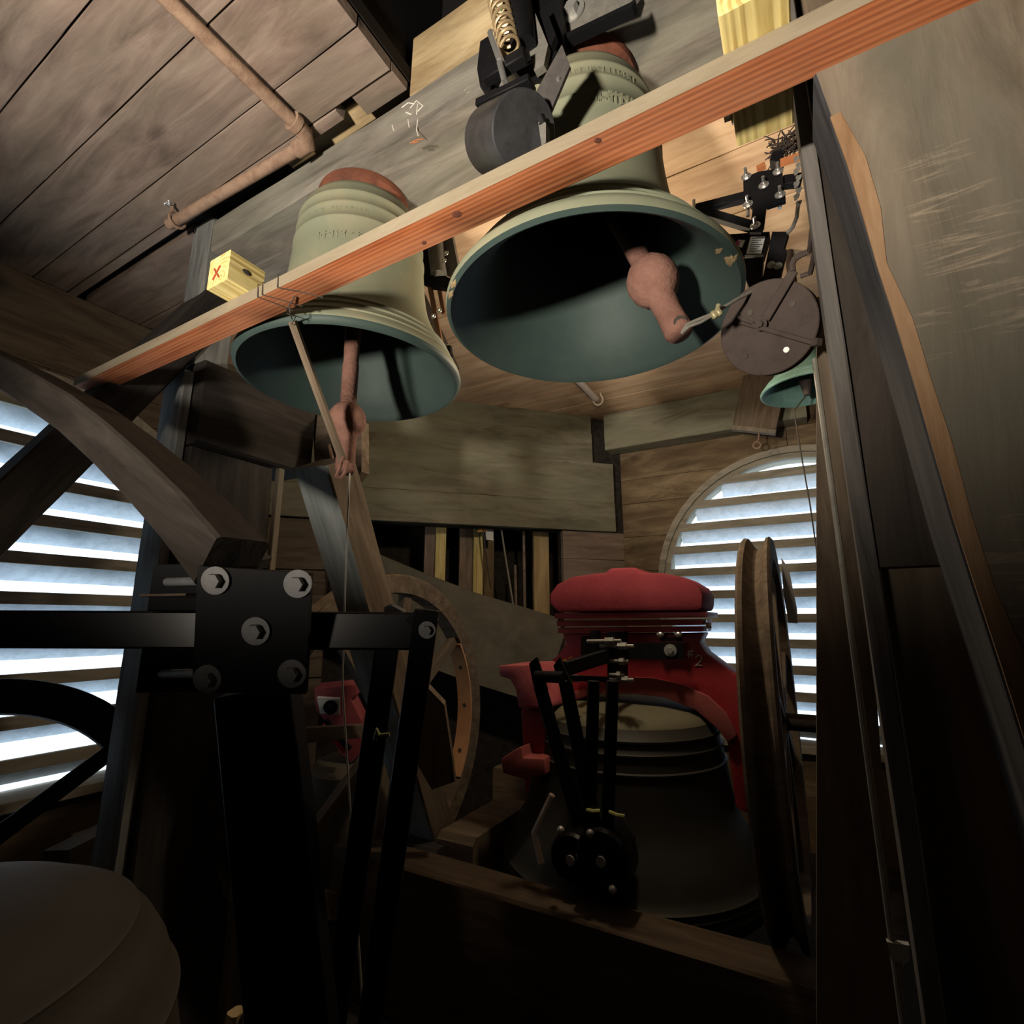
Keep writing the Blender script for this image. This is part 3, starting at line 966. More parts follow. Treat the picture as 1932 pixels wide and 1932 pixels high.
def marks(name, c, r, z, a0, a1, n, h, parent, mat, seed):
    """worn raised casting marks round a bell"""
    rnd = random.Random(seed)
    mb = MB()
    for k in range(n):
        a = math.radians(a0 + (a1 - a0) * k / (n - 1))
        R_ = Matrix.Rotation(a, 4, 'Z')
        p = Vector((math.cos(a) * r, math.sin(a) * r, 0)) + c + Vector((0, 0, z))
        for q in range(rnd.choice((2, 2, 3))):
            oy = (rnd.random() - 0.5) * h * 0.5
            if rnd.random() < 0.55:
                mb.box(p + R_ @ Vector((0, oy, 0)), (0.005, h * 0.14, h), R_)
            else:
                mb.box(p + R_ @ Vector((0, oy, (rnd.random() - 0.5) * h * 0.8)), (0.005, h * 0.5, h * 0.15), R_)
    return mb.build(name, mat, parent)


def clapper(parent, pivot, ball, tail, r, hole=True):
    pivot, ball, tail = Vector(pivot), Vector(ball), Vector(tail)
    d = (ball - pivot).normalized()
    d2 = (tail - ball).normalized()
    mb = MB()
    pts = [pivot, pivot.lerp(ball, 0.45), pivot.lerp(ball, 0.5), ball - d * r * 0.9, ball - d * r * 0.72, ball - d * r * 0.35, ball, ball + d2 * r * 0.4, ball + d2 * r * 0.78, ball + d2 * r * 0.98,
           ball.lerp(tail, 0.6), tail - d2 * 0.012, tail]
    rr = [0.5, 0.42, 0.46, 0.44, 0.74, 0.96, 1.02, 0.96, 0.74, 0.54, 0.50, 0.54, 0.42]
    q = []
    for i, p in enumerate(pts):
        q.append(p)
    mb.tube(q, [x * r for x in rr], 18)
    o = mb.build('clapper', M['rust'], parent, 60)
    if hole:
        MB().cyl(tail - d * 0.03 + RT * -0.0 - FW * (r * 0.44), tail - d * 0.03 - FW * (r * 0.52), r * 0.26, seg=12).build('eye', M['darkwire'], o)
    return o


def cap(parent, c, r, H):
    """rusty iron flange between bell crown and beam"""
    top = Z(1.66) - c.z
    z0 = 0.662 * H / 0.73
    prof = [(0.0, z0), (r * 0.80, z0), (r * 0.84, z0 + 0.012), (r * 0.98, top - 0.034), (r * 1.04, top - 0.028), (r * 1.06, top - 0.012), (r * 1.04, top), (0.0, top)]
    return MB().lathe(prof, Matrix.Translation(c), 48).build('crown_flange', M['rustred'], parent, 40)


cL = Vector((-1.401, 1.255, Z(0.877)))
bL = empty('hanging_bell', cL, 'green bronze bell hanging at the left, clapper hanging straight down', 'bell', 'bells hung from the headstock beam')
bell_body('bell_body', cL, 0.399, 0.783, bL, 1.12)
cap(bL, cL, 0.170, 0.783)
marks('inscription', cL, 0.252, 0.43, -75, -25, 11, 0.030, bL, M['bell'], 4)
marks('inscription', cL, 0.240, 0.545, -100, -40, 16, 0.018, bL, M['bell'], 5)
clapper(bL, onY(668, 600, 1.25), onY(655, 792, 1.20), onY(651, 893, 1.20), 0.064)

cR = Vector((-0.454, 1.255, Z(0.842)))
bR = empty('hanging_bell', cR, 'big green bronze bell hanging at the centre, clapper pulled to the right', 'bell', 'bells hung from the headstock beam')
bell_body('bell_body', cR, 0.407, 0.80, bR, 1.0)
cap(bR, cR, 0.162, 0.80)
marks('inscription', cR, 0.226, 0.51, -60, 12, 20, 0.036, bR, M['bell'], 6)
marks('inscription', cR, 0.216, 0.61, -130, -30, 26, 0.016, bR, M['bell'], 7)
clapper(bR, (-0.44, 1.25, Z(1.36)), onY(1231, 530, 1.25), onY(1285, 634, 1.25), 0.068)

for ol in (((868, 492), (882, 486), (886, 494), (874, 504)), ((856, 514), (868, 508), (868, 518), (858, 526)), ((850, 532), (860, 526), (860, 540), (850, 546)), ((846, 552), (856, 546), (856, 558), (846, 566)),
           ((1366, 486), (1380, 480), (1392, 478), (1390, 492), (1378, 504), (1370, 498)), ((1350, 470), (1364, 468), (1360, 478), (1350, 480))):
    decal('lip_chip', bpy.data.objects['bell_body.001'], ol, M['chip'], bR)
# stick wired to the left clapper
sk = empty('clapper_stick', onY(645, 865, 1.12), 'slim weathered stick running from the orange board to the left clapper', 'stick')
s_a, s_b = onY(552, 606, 0.87), onY(646, 868, 1.14)
timber('stick', s_a, s_b, 0.026, 0.026, M['brown'], sk, (1, 0, 0), 0.003, 0.3, None, 16)
mb = MB().tube([onY(647, 862, 1.13), onY(640, 885, 1.12), onY(634, 900, 1.12), onY(642, 903, 1.12), onY(650, 893, 1.13), onY(656, 870, 1.14)], 0.006, 8)
mb.build('shackle', M['rust'], sk)
st = MB().tube([onY(660, 893, 1.13), onY(654, 1020, 1.13), onY(646, 1290, 1.13)] + [onY(686, 1932, 1.0)], 0.0028, 6).build('pull_wire', M['wire'], None)
T(st, 'thin wire hanging straight down from the left clapper', 'wire')
# ------------------------------------------------------------------ strike hammer on the centre bell
VIEW = -FW
h1 = empty('strike_hammer', onY(965, 255, 0.9), 'black electric strike hammer with coil spring beside the centre bell', 'hammer')
polyY([(1036, -60), (1060, 74), (1190, 10), (1206, -10), (1190, -60)], 1.085, 0.013).build('mount_plate', M['greysteel'], h1, 30)
polyY([(1058, 76), (1192, 12), (1198, 2), (1198, -4), (1190, 4), (1056, 68)], 1.055, 0.03).build('plate_lip', M['black'], h1, 30)
MB().bolt(onY(1082, 24, 1.084), (0, -1, 0), 0.020, 0.02).build('bolt', M['steel'], h1)
mb = polyY([(906, 78), (930, 62), (960, 70), (952, 100), (925, 135), (918, 150), (935, 165), (950, 172), (928, 178), (906, 164), (900, 130)], 0.985, 0.05)
mb.build('bracket', M['black'], h1, 30)
mb = polyY([(940, -60), (1050, -60), (1056, 20), (1062, 80), (1042, 112), (1020, 150), (985, 150), (960, 120), (958, 80)], 1.03, 0.06)
mb.build('housing', M['black'], h1, 30)
polyY([(1010, 25), (1034, 84), (1026, 122), (1008, 134), (995, 84)], 1.0, 0.02).build('side_plate', M['greysteel'], h1, 30)
polyY([(1018, 22), (1028, 12), (1048, 66), (1040, 86), (1034, 76)], 0.985, 0.02).build('lever', M['black'], h1, 30)
MB().cyl(onY(972, -70, 0.985), onY(988, 92, 0.985), 0.036, seg=24).build('solenoid', M['black'], h1, 40)
a, b = onY(914, 150, 0.955), onY(992, 104, 0.955)
MB().bar(a, b, 0.03, 0.035, None, 0.003).build('cross_bar', M['black'], h1)
# spring
sp0, sp1 = onY(930, -40, 0.945), onY(962, 92, 0.945)
ax = (sp1 - sp0).normalized()
e1 = ax.orthogonal().normalized()
e2 = ax.cross(e1)
n = 16 * 10
pts = [sp0.lerp(sp1, k / n) + (e1 * math.cos(2 * math.pi * k / 16) + e2 * math.sin(2 * math.pi * k / 16)) * 0.026 for k in range(n + 1)]
MB().tube(pts, 0.0050, 6).build('spring', M['brass'], h1, 60)
mb = MB().cyl(onY(926, 62, 0.935), onY(945, 116, 0.935), 0.010, seg=14)
mb.cyl(onY(943, 118, 0.935), onY(954, 160, 0.935), 0.0085, seg=14)
mb.build('rod', M['chrome'], h1, 40)
MB().cyl(onY(952, 160, 0.935), onY(957, 176, 0.935), 0.014, seg=6).build('nut', M['chrome'], h1, 20)
a, b = onY(905, 205, 0.925), onY(1004, 158, 0.925)
MB().bar(a, b, 0.045, 0.02, None, 0.002).build('hammer_arm', M['black'], h1)
polyY([(1060, 84), (1075, 124), (1030, 230), (1009, 177)], 0.905, 0.008).build('strap_plate', M['strapdark'], h1, 20)
p = onY(1054, 151, 0.904)
MB().bolt(p, (0, -1, 0), 0.005, 0.004, False).build('rivet', M['chrome'], h1)
pts = [onY(1000 + 26 * k / 20, 184 + 52 * k / 20, 0.89) for k in range(21)]
MB().tube(pts, [0.011 if k % 2 else 0.007 for k in range(21)], 10).build('threaded_stud', M['black'], h1, 20)
c0, c1 = onY(930, 268, 0.955), onY(990, 248, 0.875)
dd = (c1 - c0).normalized()
L = (c1 - c0).length
prof = [(0.0, -0.012), (0.066, -0.012), (0.078, 0.0), (0.082, 0.008), (0.082, L - 0.004), (0.079, L), (0.0, L)]
Mx = Matrix.Translation(c0) @ frame(dd) @ Matrix.Rotation(math.pi / 2, 4, 'Y')
MB().lathe(prof, Mx, 48).build('hammer_head', M['gunmetal'], h1, 35)
polyY([(1014, 222), (1030, 232), (1030, 268), (1022, 276)], 0.885, 0.02).build('foot', M['greysteel'], h1, 20)
MB().tube([onY(942, -30, 0.95), onY(950, 4, 0.94), onY(946, 22, 0.95)], 0.002, 6).build('green_lead', M['greenwire'], h1)

# ------------------------------------------------------------------ second hammer seen between the two bells
h2 = empty('strike_hammer', onY(820, 560, 1.62), 'black strike hammer half hidden between the two hanging bells', 'hammer')
polyY([(783, 430), (810, 430), (816, 520), (806, 535), (790, 528), (785, 515)], 1.60, 0.05).build('housing', M['black'], h2, 30)
MB().cyl(onY(818, 430, 1.62), onY(828, 520, 1.62), 0.040, 0.036, 20).build('solenoid', M['greysteel'], h2)
polyY([(838, 430), (850, 430), (866, 512), (852, 524), (845, 500), (848, 522), (828, 508)], 1.66, 0.02).build('side_plate', M['greysteel'], h2, 20)
polyY([(840, 520), (858, 530), (845, 545), (810, 540), (788, 530), (812, 522)], 1.60, 0.03).build('yoke_plate', M['black'], h2, 20)
MB().bar(onY(784, 540, 1.66), onY(852, 690, 1.66), 0.02, 0.10, (0, -1, 0), 0.002).build('back_plate', M['black'], h2)
MB().bar(onY(810, 534, 1.61), onY(836, 670, 1.61), 0.022, 0.012, (0, -1, 0), 0.002).build('hammer_arm', M['strap'], h2)
MB().bar(onY(828, 540, 1.63), onY(838, 592, 1.63), 0.02, 0.012, (0, -1, 0), 0.002).build('hammer_arm', M['strap'], h2)
for px, py in ((818, 597), (829, 586), (845, 655), (842, 478), (838, 492)):
    MB().bolt(onY(px, py, 1.595), (0, -1, 0), 0.007, 0.007).build('bolt', M['chrome'], h2)
MB().cyl(onY(846, 655, 1.60), onY(848, 672, 1.60), 0.016, seg=10).build('stop', M['black'], h2)

# ------------------------------------------------------------------ ringing motor on the ceiling at right
YM = 1.62
rm = empty('ringing_motor', onY(1440, 380, YM), 'black ringing motor bolted plate with white label right of the centre bell', 'motor')
polyY([(1402, 336), (1430, 324), (1476, 316), (1480, 376), (1446, 389), (1441, 428), (1436, 438), (1414, 438), (1420, 394), (1403, 374)], YM, 0.012).build('bolt_plate', M['black'], rm, 20)
MB().bar(onY(1312, 396, YM + 0.05), onY(1408, 372, YM + 0.05), 0.03, 0.028, None, 0.002).build('arm', M['black'], rm)
MB().bar(onY(1316, 398, YM + 0.05), onY(1424, 430, YM + 0.05), 0.03, 0.028, None, 0.002).build('arm', M['black'], rm)
MB().bar(onY(1446, 386, YM + 0.02), onY(1482, 374, YM + 0.02), 0.03, 0.022, None, 0.002).build('arm', M['black'], rm)
MB().bar(onY(1476, 345, YM + 0.03), onY(1512, 340, YM + 0.03), 0.03, 0.034, None, 0.002).build('arm', M['black'], rm)
for px, py in ((1408, 334), (1441, 350), (1468, 324), (1472, 368), (1411, 386), (1425, 426)):
    MB().bolt(onY(px, py, YM - 0.001), (0, -1, 0.25), 0.009, 0.009, True, 0.02).build('bolt', M['chrome'], rm)
for px, py, q in ((1309, 394, 16), (1411, 404, 10), (1471, 388, 12)):
    MB().cyl(onY(px, py - q, YM + 0.03), onY(px, py + q * 0.4, YM + 0.03), 0.006, seg=10).build('stud', M['chrome'], rm)
polyY([(1372, 442), (1452, 437), (1440, 478), (1404, 486), (1386, 470)], YM + 0.08, 0.05).build('control_box', M['black'], rm, 20)
polyY([(1416, 447), (1444, 445), (1436, 478), (1408, 478)], YM + 0.076, 0.003).build('label_plate', M['white'], rm, 20)
polyY([(1393, 452), (1406, 453), (1400, 466), (1388, 464)], YM + 0.076, 0.003).build('sticker', M['white'], rm, 20)
polyY([(1390, 454), (1395, 455), (1392, 465), (1387, 463)], YM + 0.073, 0.003).build('sticker_print', M['magenta'], rm, 20)
mb = MB()
for k in range(7):
    x0 = 1419 + k * 0.2
    y0 = 449 + k * 4
    mb.prism([onY(q - k * 1.1, w, YM + 0.0745) for q, w in ((x0, y0), (x0 + 22 - (k % 3) * 4, y0 - 0.8), (x0 + 22 - (k % 3) * 4, y0 + 0.4), (x0, y0 + 1.2))], (0, 0.002, 0))
tag(mb.build('label_print', M['ink'], rm, 20), kind='stuff')
polyY([(1457, 437), (1488, 437), (1478, 470), (1484, 470), (1470, 530), (1440, 560), (1416, 560), (1440, 520)], YM + 0.04, 0.03).build('side_panel', M['black'], rm, 20)
polyY([(1398, 484), (1440, 480), (1436, 540), (1420, 556), (1408, 530)], YM + 0.09, 0.04).build('lower_housing', M['black'], rm, 20)
for px, py in ((1455, 500), (1468, 502)):
    MB().bolt(onY(px, py, YM + 0.038), (0, -1, 0), 0.007, 0.004).build('bolt', M['steel'], rm)
polyY([(1405, 481), (1440, 480), (1440, 484), (1405, 486)], YM + 0.07, 0.004).build('trim_strip', M['chrome'], rm, 20)
MB().tube([onY(1486, 440, YM + 0.02), onY(1496, 428, YM + 0.02), onY(1503, 410, YM + 0.02), onY(1506, 385, YM + 0.02)], 0.006, 8).build('conduit', M['steel'], rm)
polyY([(1458, 286), (1478, 282), (1478, 300), (1464, 304), (1452, 302)], YM + 0.05, 0.04).build('junction', M['black'], rm, 20)
MB().bar(onY(1472, 308, YM + 0.04), onY(1508, 296, YM + 0.04), 0.02, 0.016).build('copper_strap', M['copper'], rm)
MB().bar(onY(1428, 320, YM + 0.05), onY(1444, 312, YM + 0.05), 0.02, 0.014).build('copper_strap', M['copper'], rm)
nest = MB()
rnd = random.Random(3)
cn_ = onY(1490, 272, YM + 0.08)
for k in range(160):
    a_ = cn_ + Vector((rnd.gauss(0, 0.024), rnd.gauss(0, 0.02), rnd.gauss(0, 0.014)))
    b_ = a_ + Vector((rnd.gauss(0, 0.03), rnd.gauss(0, 0.02), rnd.gauss(0, 0.015)))
    nest.tube([a_, a_.lerp(b_, .5) + Vector((0, 0, rnd.gauss(0, .006))), b_], 0.002, 4)
T(nest.build('straw_tuft', M['rustdark']), 'tuft of dusty straw under the right yellow block', 'tuft')
for k in range(8):
    MB().bolt(onY(1504 + (k % 2) * 4, 300 + k * 12, YM - 0.02), (-1, -1, 0.3), 0.006, 0.008).build('bolt', M['steel'], rm)

# ------------------------------------------------------------------ pulley on the right post
pc = atd(1447, 619, 1.28)
pd = (ray(1447, 619).normalized() + RT * 0.38 - UP * 0.12).normalized()
pu = empty('clapper_pulley', pc, 'dark rusted pulley disc on iron straps beside the right post', 'pulley')
Mx = Matrix.Translation(pc) @ frame(pd) @ Matrix.Rotation(math.pi / 2, 4, 'Y')
R_ = 0.115
prof = [(0.0, 0.0), (R_ * 0.98, 0.0), (R_, 0.002), (R_, 0.006), (R_ * 0.82, 0.014), (R_ * 0.82, 0.026), (R_, 0.034), (R_, 0.040), (R_ * 0.97, 0.042), (0.0, 0.042)]
MB().lathe(prof, Mx, 56).build('sheave', M['rustdark'], pu, 35)


def disc(px, py, lift=0.006):
    """point on the front face of the pulley under a pixel"""
    r = ray(px, py)
    t = (pc - EYE).dot(pd) / r.dot(pd)
    return EYE + r * t - pd * lift


MB().bar(disc(1396, 607), disc(1538, 648), 0.012, 0.020, -pd, 0.002).build('strap', M['rustdark'], pu)
MB().bar(disc(1394, 600, 0.012), disc(1424, 612, 0.012), 0.010, 0.008, -pd, 0.001).build('strap', M['rustdark'], pu)
MB().bar(disc(1446, 604, 0.010), disc(1500, 512, 0.010), 0.022, 0.008, -pd, 0.002).build('strap', M['rustdark'], pu)
mb = MB().bolt(disc(1438, 613, 0.012), -pd, 0.009, 0.009)
mb.build('hub_bolt', M['rustdark'], pu)
for px, py, m in ((1484, 660, 'steel'), (1406, 672, 'rustdark'), (1496, 574, 'darkwire'), (1416, 590, 'darkwire')):
    MB().cyl(disc(px, py, 0.0), disc(px, py, 0.003), 0.007, seg=12).build('rivet', M[m], pu)
jt = Vector((0.09, 1.30, disc(1544, 650).z))
MB().bar(disc(1535, 648), jt, 0.016, 0.016).build('bracket', M['rustdark'], pu)
pA = disc(1498, 514, 0.01)
MB().tube([pA, disc(1496, 500), disc(1500, 490), disc(1512, 482), disc(1530, 474), Vector((0.10, 1.12, disc(1548, 466).z))], 0.007, 8).build('hook', M['rustdark'], pu)
MB().tube([disc(1512, 522), disc(1530, 516), Vector((0.10, 1.15, disc(1550, 508).z))], 0.006, 8).build('hook', M['rustdark'], pu)

cw = empty('clapper_wire', onY(1350, 588, 1.2), 'wire with crimped clips from the centre clapper to the pulley', 'wire')
te = onY(1287, 628, 1.19)
MB().tube([te, onY(1296, 612, 1.17), onY(1315, 604, 1.18), onY(1345, 592, 1.2), onY(1390, 565, 1.25), disc(1420, 545, -0.02)], 0.0042, 8).build('wire', M['wire'], cw)
MB().tube([te, onY(1300, 616, 1.17), onY(1322, 608, 1.18), onY(1346, 594, 1.2)], 0.0036, 8).build('wire_tail', M['wire'], cw)
for k in range(2):
    q = onY(1347 + k * 9, 592 - k * 5 + 2, 1.19)
    MB().box(q, (0.012, 0.014, 0.02), frame(RT + UP * 0.5), 0.003).build('clip', M['brassclip'], cw)
MB().cyl(onY(1356, 575, 1.19), onY(1352, 590, 1.19), 0.006, seg=10).build('clip', M['brassclip'], cw)

cb = MB().tube([Vector((0.072, 1.24, Z(0.57))), Vector((0.07, 1.2, Z(0.1))), Vector((0.069, 1.2, Z(-0.3))), Vector((0.068, 1.2, 0.25)), Vector((0.066, 1.2, 0.0))], 0.0055, 8).build('pull_cable', M['wire'])
T(cb, 'long pull cable running down the right post from the pulley', 'cable')
cl = empty('cable_clip', onY(1696, 1805, 1.19), 'small grey metal cable clip low on the right post', 'clip')
polyY([(1673, 1777), (1688, 1780), (1716, 1784), (1717, 1812), (1708, 1818), (1704, 1826), (1700, 1816), (1682, 1812)], 1.19, 0.012).build('clip_body', M['steel'], cl, 20)

# ------------------------------------------------------------------ small teal bell, hanging block, loose bits under the ceiling
ct = atd(1522, 738, 2.45)
tb = empty('small_bell', ct, 'small teal bell hanging behind the pulley at the right post', 'bell')
bell_body('bell_body', ct, 0.20, 0.34, tb, 1.0, 'teal', 'teal', None, 64)
MB().tube([ct + Vector((0, 0, 0.30)), Vector((ct.x, ct.y, ZC))], 0.02, 10).build('hanger', M['rustdark'], tb)
MB().tube([ct + Vector((0, 0, 0.28)), ct + Vector((0.0, 0, 0.06)), ct + Vector((0.0, 0, -0.02))], [0.012, 0.03, 0.015], 10).build('clapper', M['rustdark'], tb)
tw = MB().tube([ct + Vector((0, 0, -0.015)), atd(1498, 775, 2.4), atd(1512, 860, 2.4), atd(1528, 950, 2.4), atd(1541, 1040, 2.4), atd(1560, 1400, 2.4)], 0.0035, 6).build('bell_wire', M['darkwire'])
T(tw, 'thin dark wire hanging from the small teal bell', 'wire')
hb = empty('hanging_block', onY(1428, 815, 4.0), 'dark wooden block with an eye hook hanging over the back window', 'block')
timber('block', onY(1448, 690, 4.05), onY(1423, 808, 4.05), 0.05, 0.30, M['brown'], hb, (1, 0, 0), 0.0, 0.03, None, 20)
timber('block_end', onY(1423, 808, 4.05), onY(1421, 816, 4.05), 0.051, 0.302, M['rough'], hb, (1, 0, 0), 0.0, 0.03, None, 20)
eh = onY(1428, 840, 4.0)
mb = MB().tube([onY(1432, 815, 4.04), onY(1431, 830, 4.0)] + [eh + Vector((math.sin(a) * 0.025, 0, math.cos(a) * 0.025)) for a in [2 * math.pi * k / 14 for k in range(15)]], 0.006, 8)
mb.build('eye_hook', M['pipe'], hb)
ph = empty('pipe_stub', onZ(1110, 735, 1.8), 'short pale pipe with a hook hanger on the ceiling below the centre bell', 'pipe')
MB().cyl(onZ(1040, 665, 1.79), onZ(1124, 752, 1.79), 0.027, seg=16).build('pipe', M['pale_pipe'], ph)
hh = onZ(1128, 754, 1.79)
MB().tube([hh + RT * (math.cos(a) * 0.04) + UP * (math.sin(a) * 0.045) for a in [math.radians(t) for t in range(190, 420, 20)]] + [hh + UP * 0.12 + RT * 0.005, hh + UP * 0.14 - RT * 0.02], 0.008, 8).build('hook', M['pale_pipe'], ph)
MB().tube([onZ(1106, 715, 1.84), onZ(1108, 730, 1.80), onZ(1100, 735, 1.77)], 0.007, 8).build('hanger', M['pipe'], ph)

# ------------------------------------------------------------------ studs and wires in the hatch of the corner wall
hs = [('wall_stud', 800, 823, 0.30, 'ceil', 'brown stud with a pale edge, leftmost in the dark hatch'), ('wall_stud', 821, 840, 0.26, 'yellow', 'yellow mossy stud at the left of the dark hatch'),
      ('wall_stud', 866, 896, 0.34, 'ceil', 'brown stud in the middle of the dark hatch'), ('wall_stud', 893, 910, 0.28, 'yellow', 'narrow yellow stud behind the orange tag in the hatch'),
      ('wall_stud', 910, 931, 0.36, 'wallwood', 'mottled stud right of the narrow yellow stud in the hatch'), ('wall_stud', 1006, 1034, 0.22, 'pale', 'pale tan stud at the right of the dark hatch')]
for nm, xa, xb, o, m, lb in hs:
    def so(px):
        r = ray(px, 1050)
        t = (CC - o * 1.41421) / (r.x - r.y)
        return (EYE + r * t - Vector((C0.x, C0.y, 0))).dot(cd)
    sa, sb = so(xa), so(xb)
    T(timber(nm, cp((sa + sb) / 2, CZ - 0.3, o), cp((sa + sb) / 2, HB + 0.24, o), sb - sa, 0.05, M[m], None, cn, 0.003, 0.05, None, int(xa)), lb, 'stud')
ot = empty('tag_wire', onC(912, 1005, CC), 'orange tag on a dark wire hanging in the hatch', 'tag')
oc = lambda px, py, o: onC(px, py, CC - o * 1.41421)
MB().prism([oc(900, 1003, .1), oc(910, 990, .1), oc(922, 988, .1), oc(915, 1003, .1)], cn * 0.02).build('tag', M['orange_tag'], ot)
MB().tube([oc(912, 1000, .1), oc(916, 1040, .1), oc(921, 1075, .1), oc(926, 1112, .1)], 0.006, 6).build('wire', M['darkwire'], ot)
MB().prism([oc(915, 985, .12), oc(931, 985, .12), oc(931, 1020, .12), oc(918, 1018, .12)], cn * 0.03).build('card', M['white'], ot)
hw = MB().tube([oc(944, 985, .1), oc(952, 1040, .1), oc(960, 1090, .1), oc(968, 1140, .1)], 0.008, 6).build('hatch_wire', M['wire'])
T(hw, 'pale grey wire slanting down inside the dark hatch', 'wire')
for px, y0, y1, lb in ((975, 1066, 1130, 'short pale rod hanging in the dark hatch'), (991, 1000, 1140, 'thin brown rod beside the pale stud in the hatch')):
    T(MB().cyl(oc(px - 3, y0, .2), oc(px, y1 + 60, .2), 0.012, seg=8).build('hatch_rod', M['ceil']), lb, 'rod')
# ------------------------------------------------------------------ red yoked bell number two with wheel
def strokes(name, lines, fn, r, mat, parent):
    mb = MB()
    for ln in lines:
        mb.tube([fn(x, y) for x, y in ln], r, 6)
    return mb.build(name, M[mat], parent)


YF, YK = 2.52, 2.68
c2 = Vector((-0.83, 2.60, Z(-1.16)))
b2 = empty('yoked_bell', c2, 'dark bell in a red iron yoke chalked number 2 below the back window', 'bell')
yk = polyY([(990, 1500), (985, 1330), (1000, 1275), (1050, 1238), (1068, 1214), (1060, 1196), (1328, 1194), (1318, 1212), (1332, 1232), (1378, 1266), (1410, 1288), (1425, 1500), (1412, 1536), (1388, 1525),
            (1372, 1400), (1350, 1372), (1310, 1338), (1250, 1314), (1190, 1306), (1120, 1308), (1068, 1324), (1038, 1350), (1034, 1500)], YF, YK - YF).build('yoke', M['red'], b2, 30, 0.012)
# domed cap: slices narrowing upwards, rounded by bevel
capo = [(1036, 1138), (1037, 1120), (1050, 1102), (1078, 1088), (1120, 1082), (1142, 1081), (1148, 1072), (1196, 1070), (1206, 1080), (1250, 1081), (1290, 1089), (1316, 1104), (1326, 1122), (1325, 1146), (1318, 1152), (1050, 1155)]
polyY(capo, YF - 0.10, 0.34).build('cap', M['redcap'], b2, 40, 0.018)
for k, (x0, x1, y0, y1, gy) in enumerate(((1046, 1334, 1157, 1167, 0.08), (1050, 1326, 1171, 1182, 0.05), (1052, 1326, 1185, 1195, 0.04))):
    polyY([(x0, y0), (x1, y0 - 3), (x1, y1 - 3), (x0, y1)], YF - gy, YK - YF + 2 * gy).build('flange', M['red'], b2, 30, 0.004)
# dusty ledge along the arch
led = [(1170, 1270), (1230, 1272), (1290, 1285), (1340, 1308), (1375, 1340), (1398, 1385), (1388, 1392), (1372, 1400), (1350, 1372), (1310, 1338), (1250, 1314), (1190, 1306), (1120, 1308), (1068, 1324), (1064, 1312), (1110, 1294)]
polyY([(1170, 1278), (1230, 1280), (1290, 1293), (1335, 1314), (1368, 1345), (1390, 1388), (1374, 1402), (1352, 1374), (1312, 1340), (1252, 1316), (1190, 1308), (1120, 1310), (1070, 1326), (1064, 1312), (1110, 1295)], YF - 0.03, 0.035).build('arch_ledge', M['reddust'], b2, 30, 0.006)
# left gudgeon bracket and arm
polyY([(940, 1256), (1000, 1254), (1012, 1275), (1035, 1330), (1034, 1338), (978, 1336), (972, 1300), (962, 1282), (942, 1276)], YF - 0.30, 0.28).build('gudgeon_bracket', M['redpink'], b2, 30, 0.01)
polyY([(982, 1338), (1026, 1340), (1036, 1500), (1030, 1520), (988, 1432)], YF - 0.26, 0.22).build('side_arm', M['red'], b2, 30, 0.008)
polyY([(944, 1432), (970, 1415), (984, 1408), (986, 1430), (1026, 1432), (1030, 1462), (990, 1472), (948, 1460)], YF - 0.36, 0.20).build('bearing_foot', M['reddust'], b2, 30, 0.012)
# bell
bb2 = bell_body('bell_body', c2, 0.56, 0.84, b2, 1.45, 'bell_shade_side', 'bell_dark')
bb2.data.materials.append(M['bell_lit_top'])
for p in bb2.data.polygons:  # light painted in: lit olive on the shoulder, shaded black on the sides
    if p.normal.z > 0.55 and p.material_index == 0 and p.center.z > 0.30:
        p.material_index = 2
nm = lambda x, y: onY(x, y, YF - 0.002)
strokes('chalk_number', [[(1300, 1226), (1299, 1240)], [(1306, 1225), (1304, 1239)], [(1296, 1230), (1309, 1229)], [(1295, 1236), (1308, 1235)],
                         [(1312, 1241), (1317, 1236), (1323, 1238), (1324, 1244), (1319, 1250), (1312, 1256), (1318, 1255), (1325, 1256)]], nm, 0.0022, 'chalk', b2)
strokes('chalk_number', [[(1064, 1244), (1064, 1252)], [(1068, 1243), (1068, 1251)], [(1062, 1246), (1070, 1246)], [(1062, 1250), (1070, 1250)], [(1073, 1243), (1078, 1239), (1081, 1242), (1078, 1247), (1074, 1251), (1082, 1250)]], nm, 0.0022, 'chalk_y', b2)
# bolts through the yoke
for px in (1246, 1280):
    MB().ball(onY(px, 1197, YF - 0.05), 0.018, (1.1, 0.8, 0.8)).build('yoke_nut', M['chrome'], b2)
MB().bar(onY(1248, 1206, YF - 0.03), onY(1284, 1206, YF - 0.03), 0.04, 0.016).build('clamp', M['black'], b2)
MB().bolt(onY(1332, 1180, YF), (1, 0, 0), 0.016, 0.02).build('flange_bolt', M['chrome'], b2)
# grooved wheel at the right end of the axle
wc = Vector((-0.16, 2.60, Z(-0.42)))
WR = 0.79
prof = []
for r, x in ((WR - 0.10, -0.055), (WR - 0.01, -0.060), (WR, -0.050), (WR - 0.004, -0.036), (WR - 0.045, -0.016), (WR - 0.055, 0.0), (WR - 0.045, 0.016), (WR - 0.004, 0.036), (WR, 0.048), (WR - 0.01, 0.058), (WR - 0.10, 0.055)):
    prof.append((r, x))
Mx = Matrix.Translation(wc) @ Matrix.Rotation(math.pi / 2, 4, 'Y')
MB().lathe(prof, Mx, 80, close=True).build('wheel_rim', M['brown'], b2, 35)
for k in range(4):
    a = math.pi * k / 4 + 0.35
    dv = Vector((0, math.cos(a), math.sin(a)))
    timber('wheel_spoke', wc - dv * (WR - 0.11), wc + dv * (WR - 0.11), 0.045, 0.07, M['brown'], b2, (1, 0, 0), 0.0, 0.05)
polyX = lambda pts, x, th: MB().prism([onX(a, b, x) for a, b in pts], (th, 0, 0))
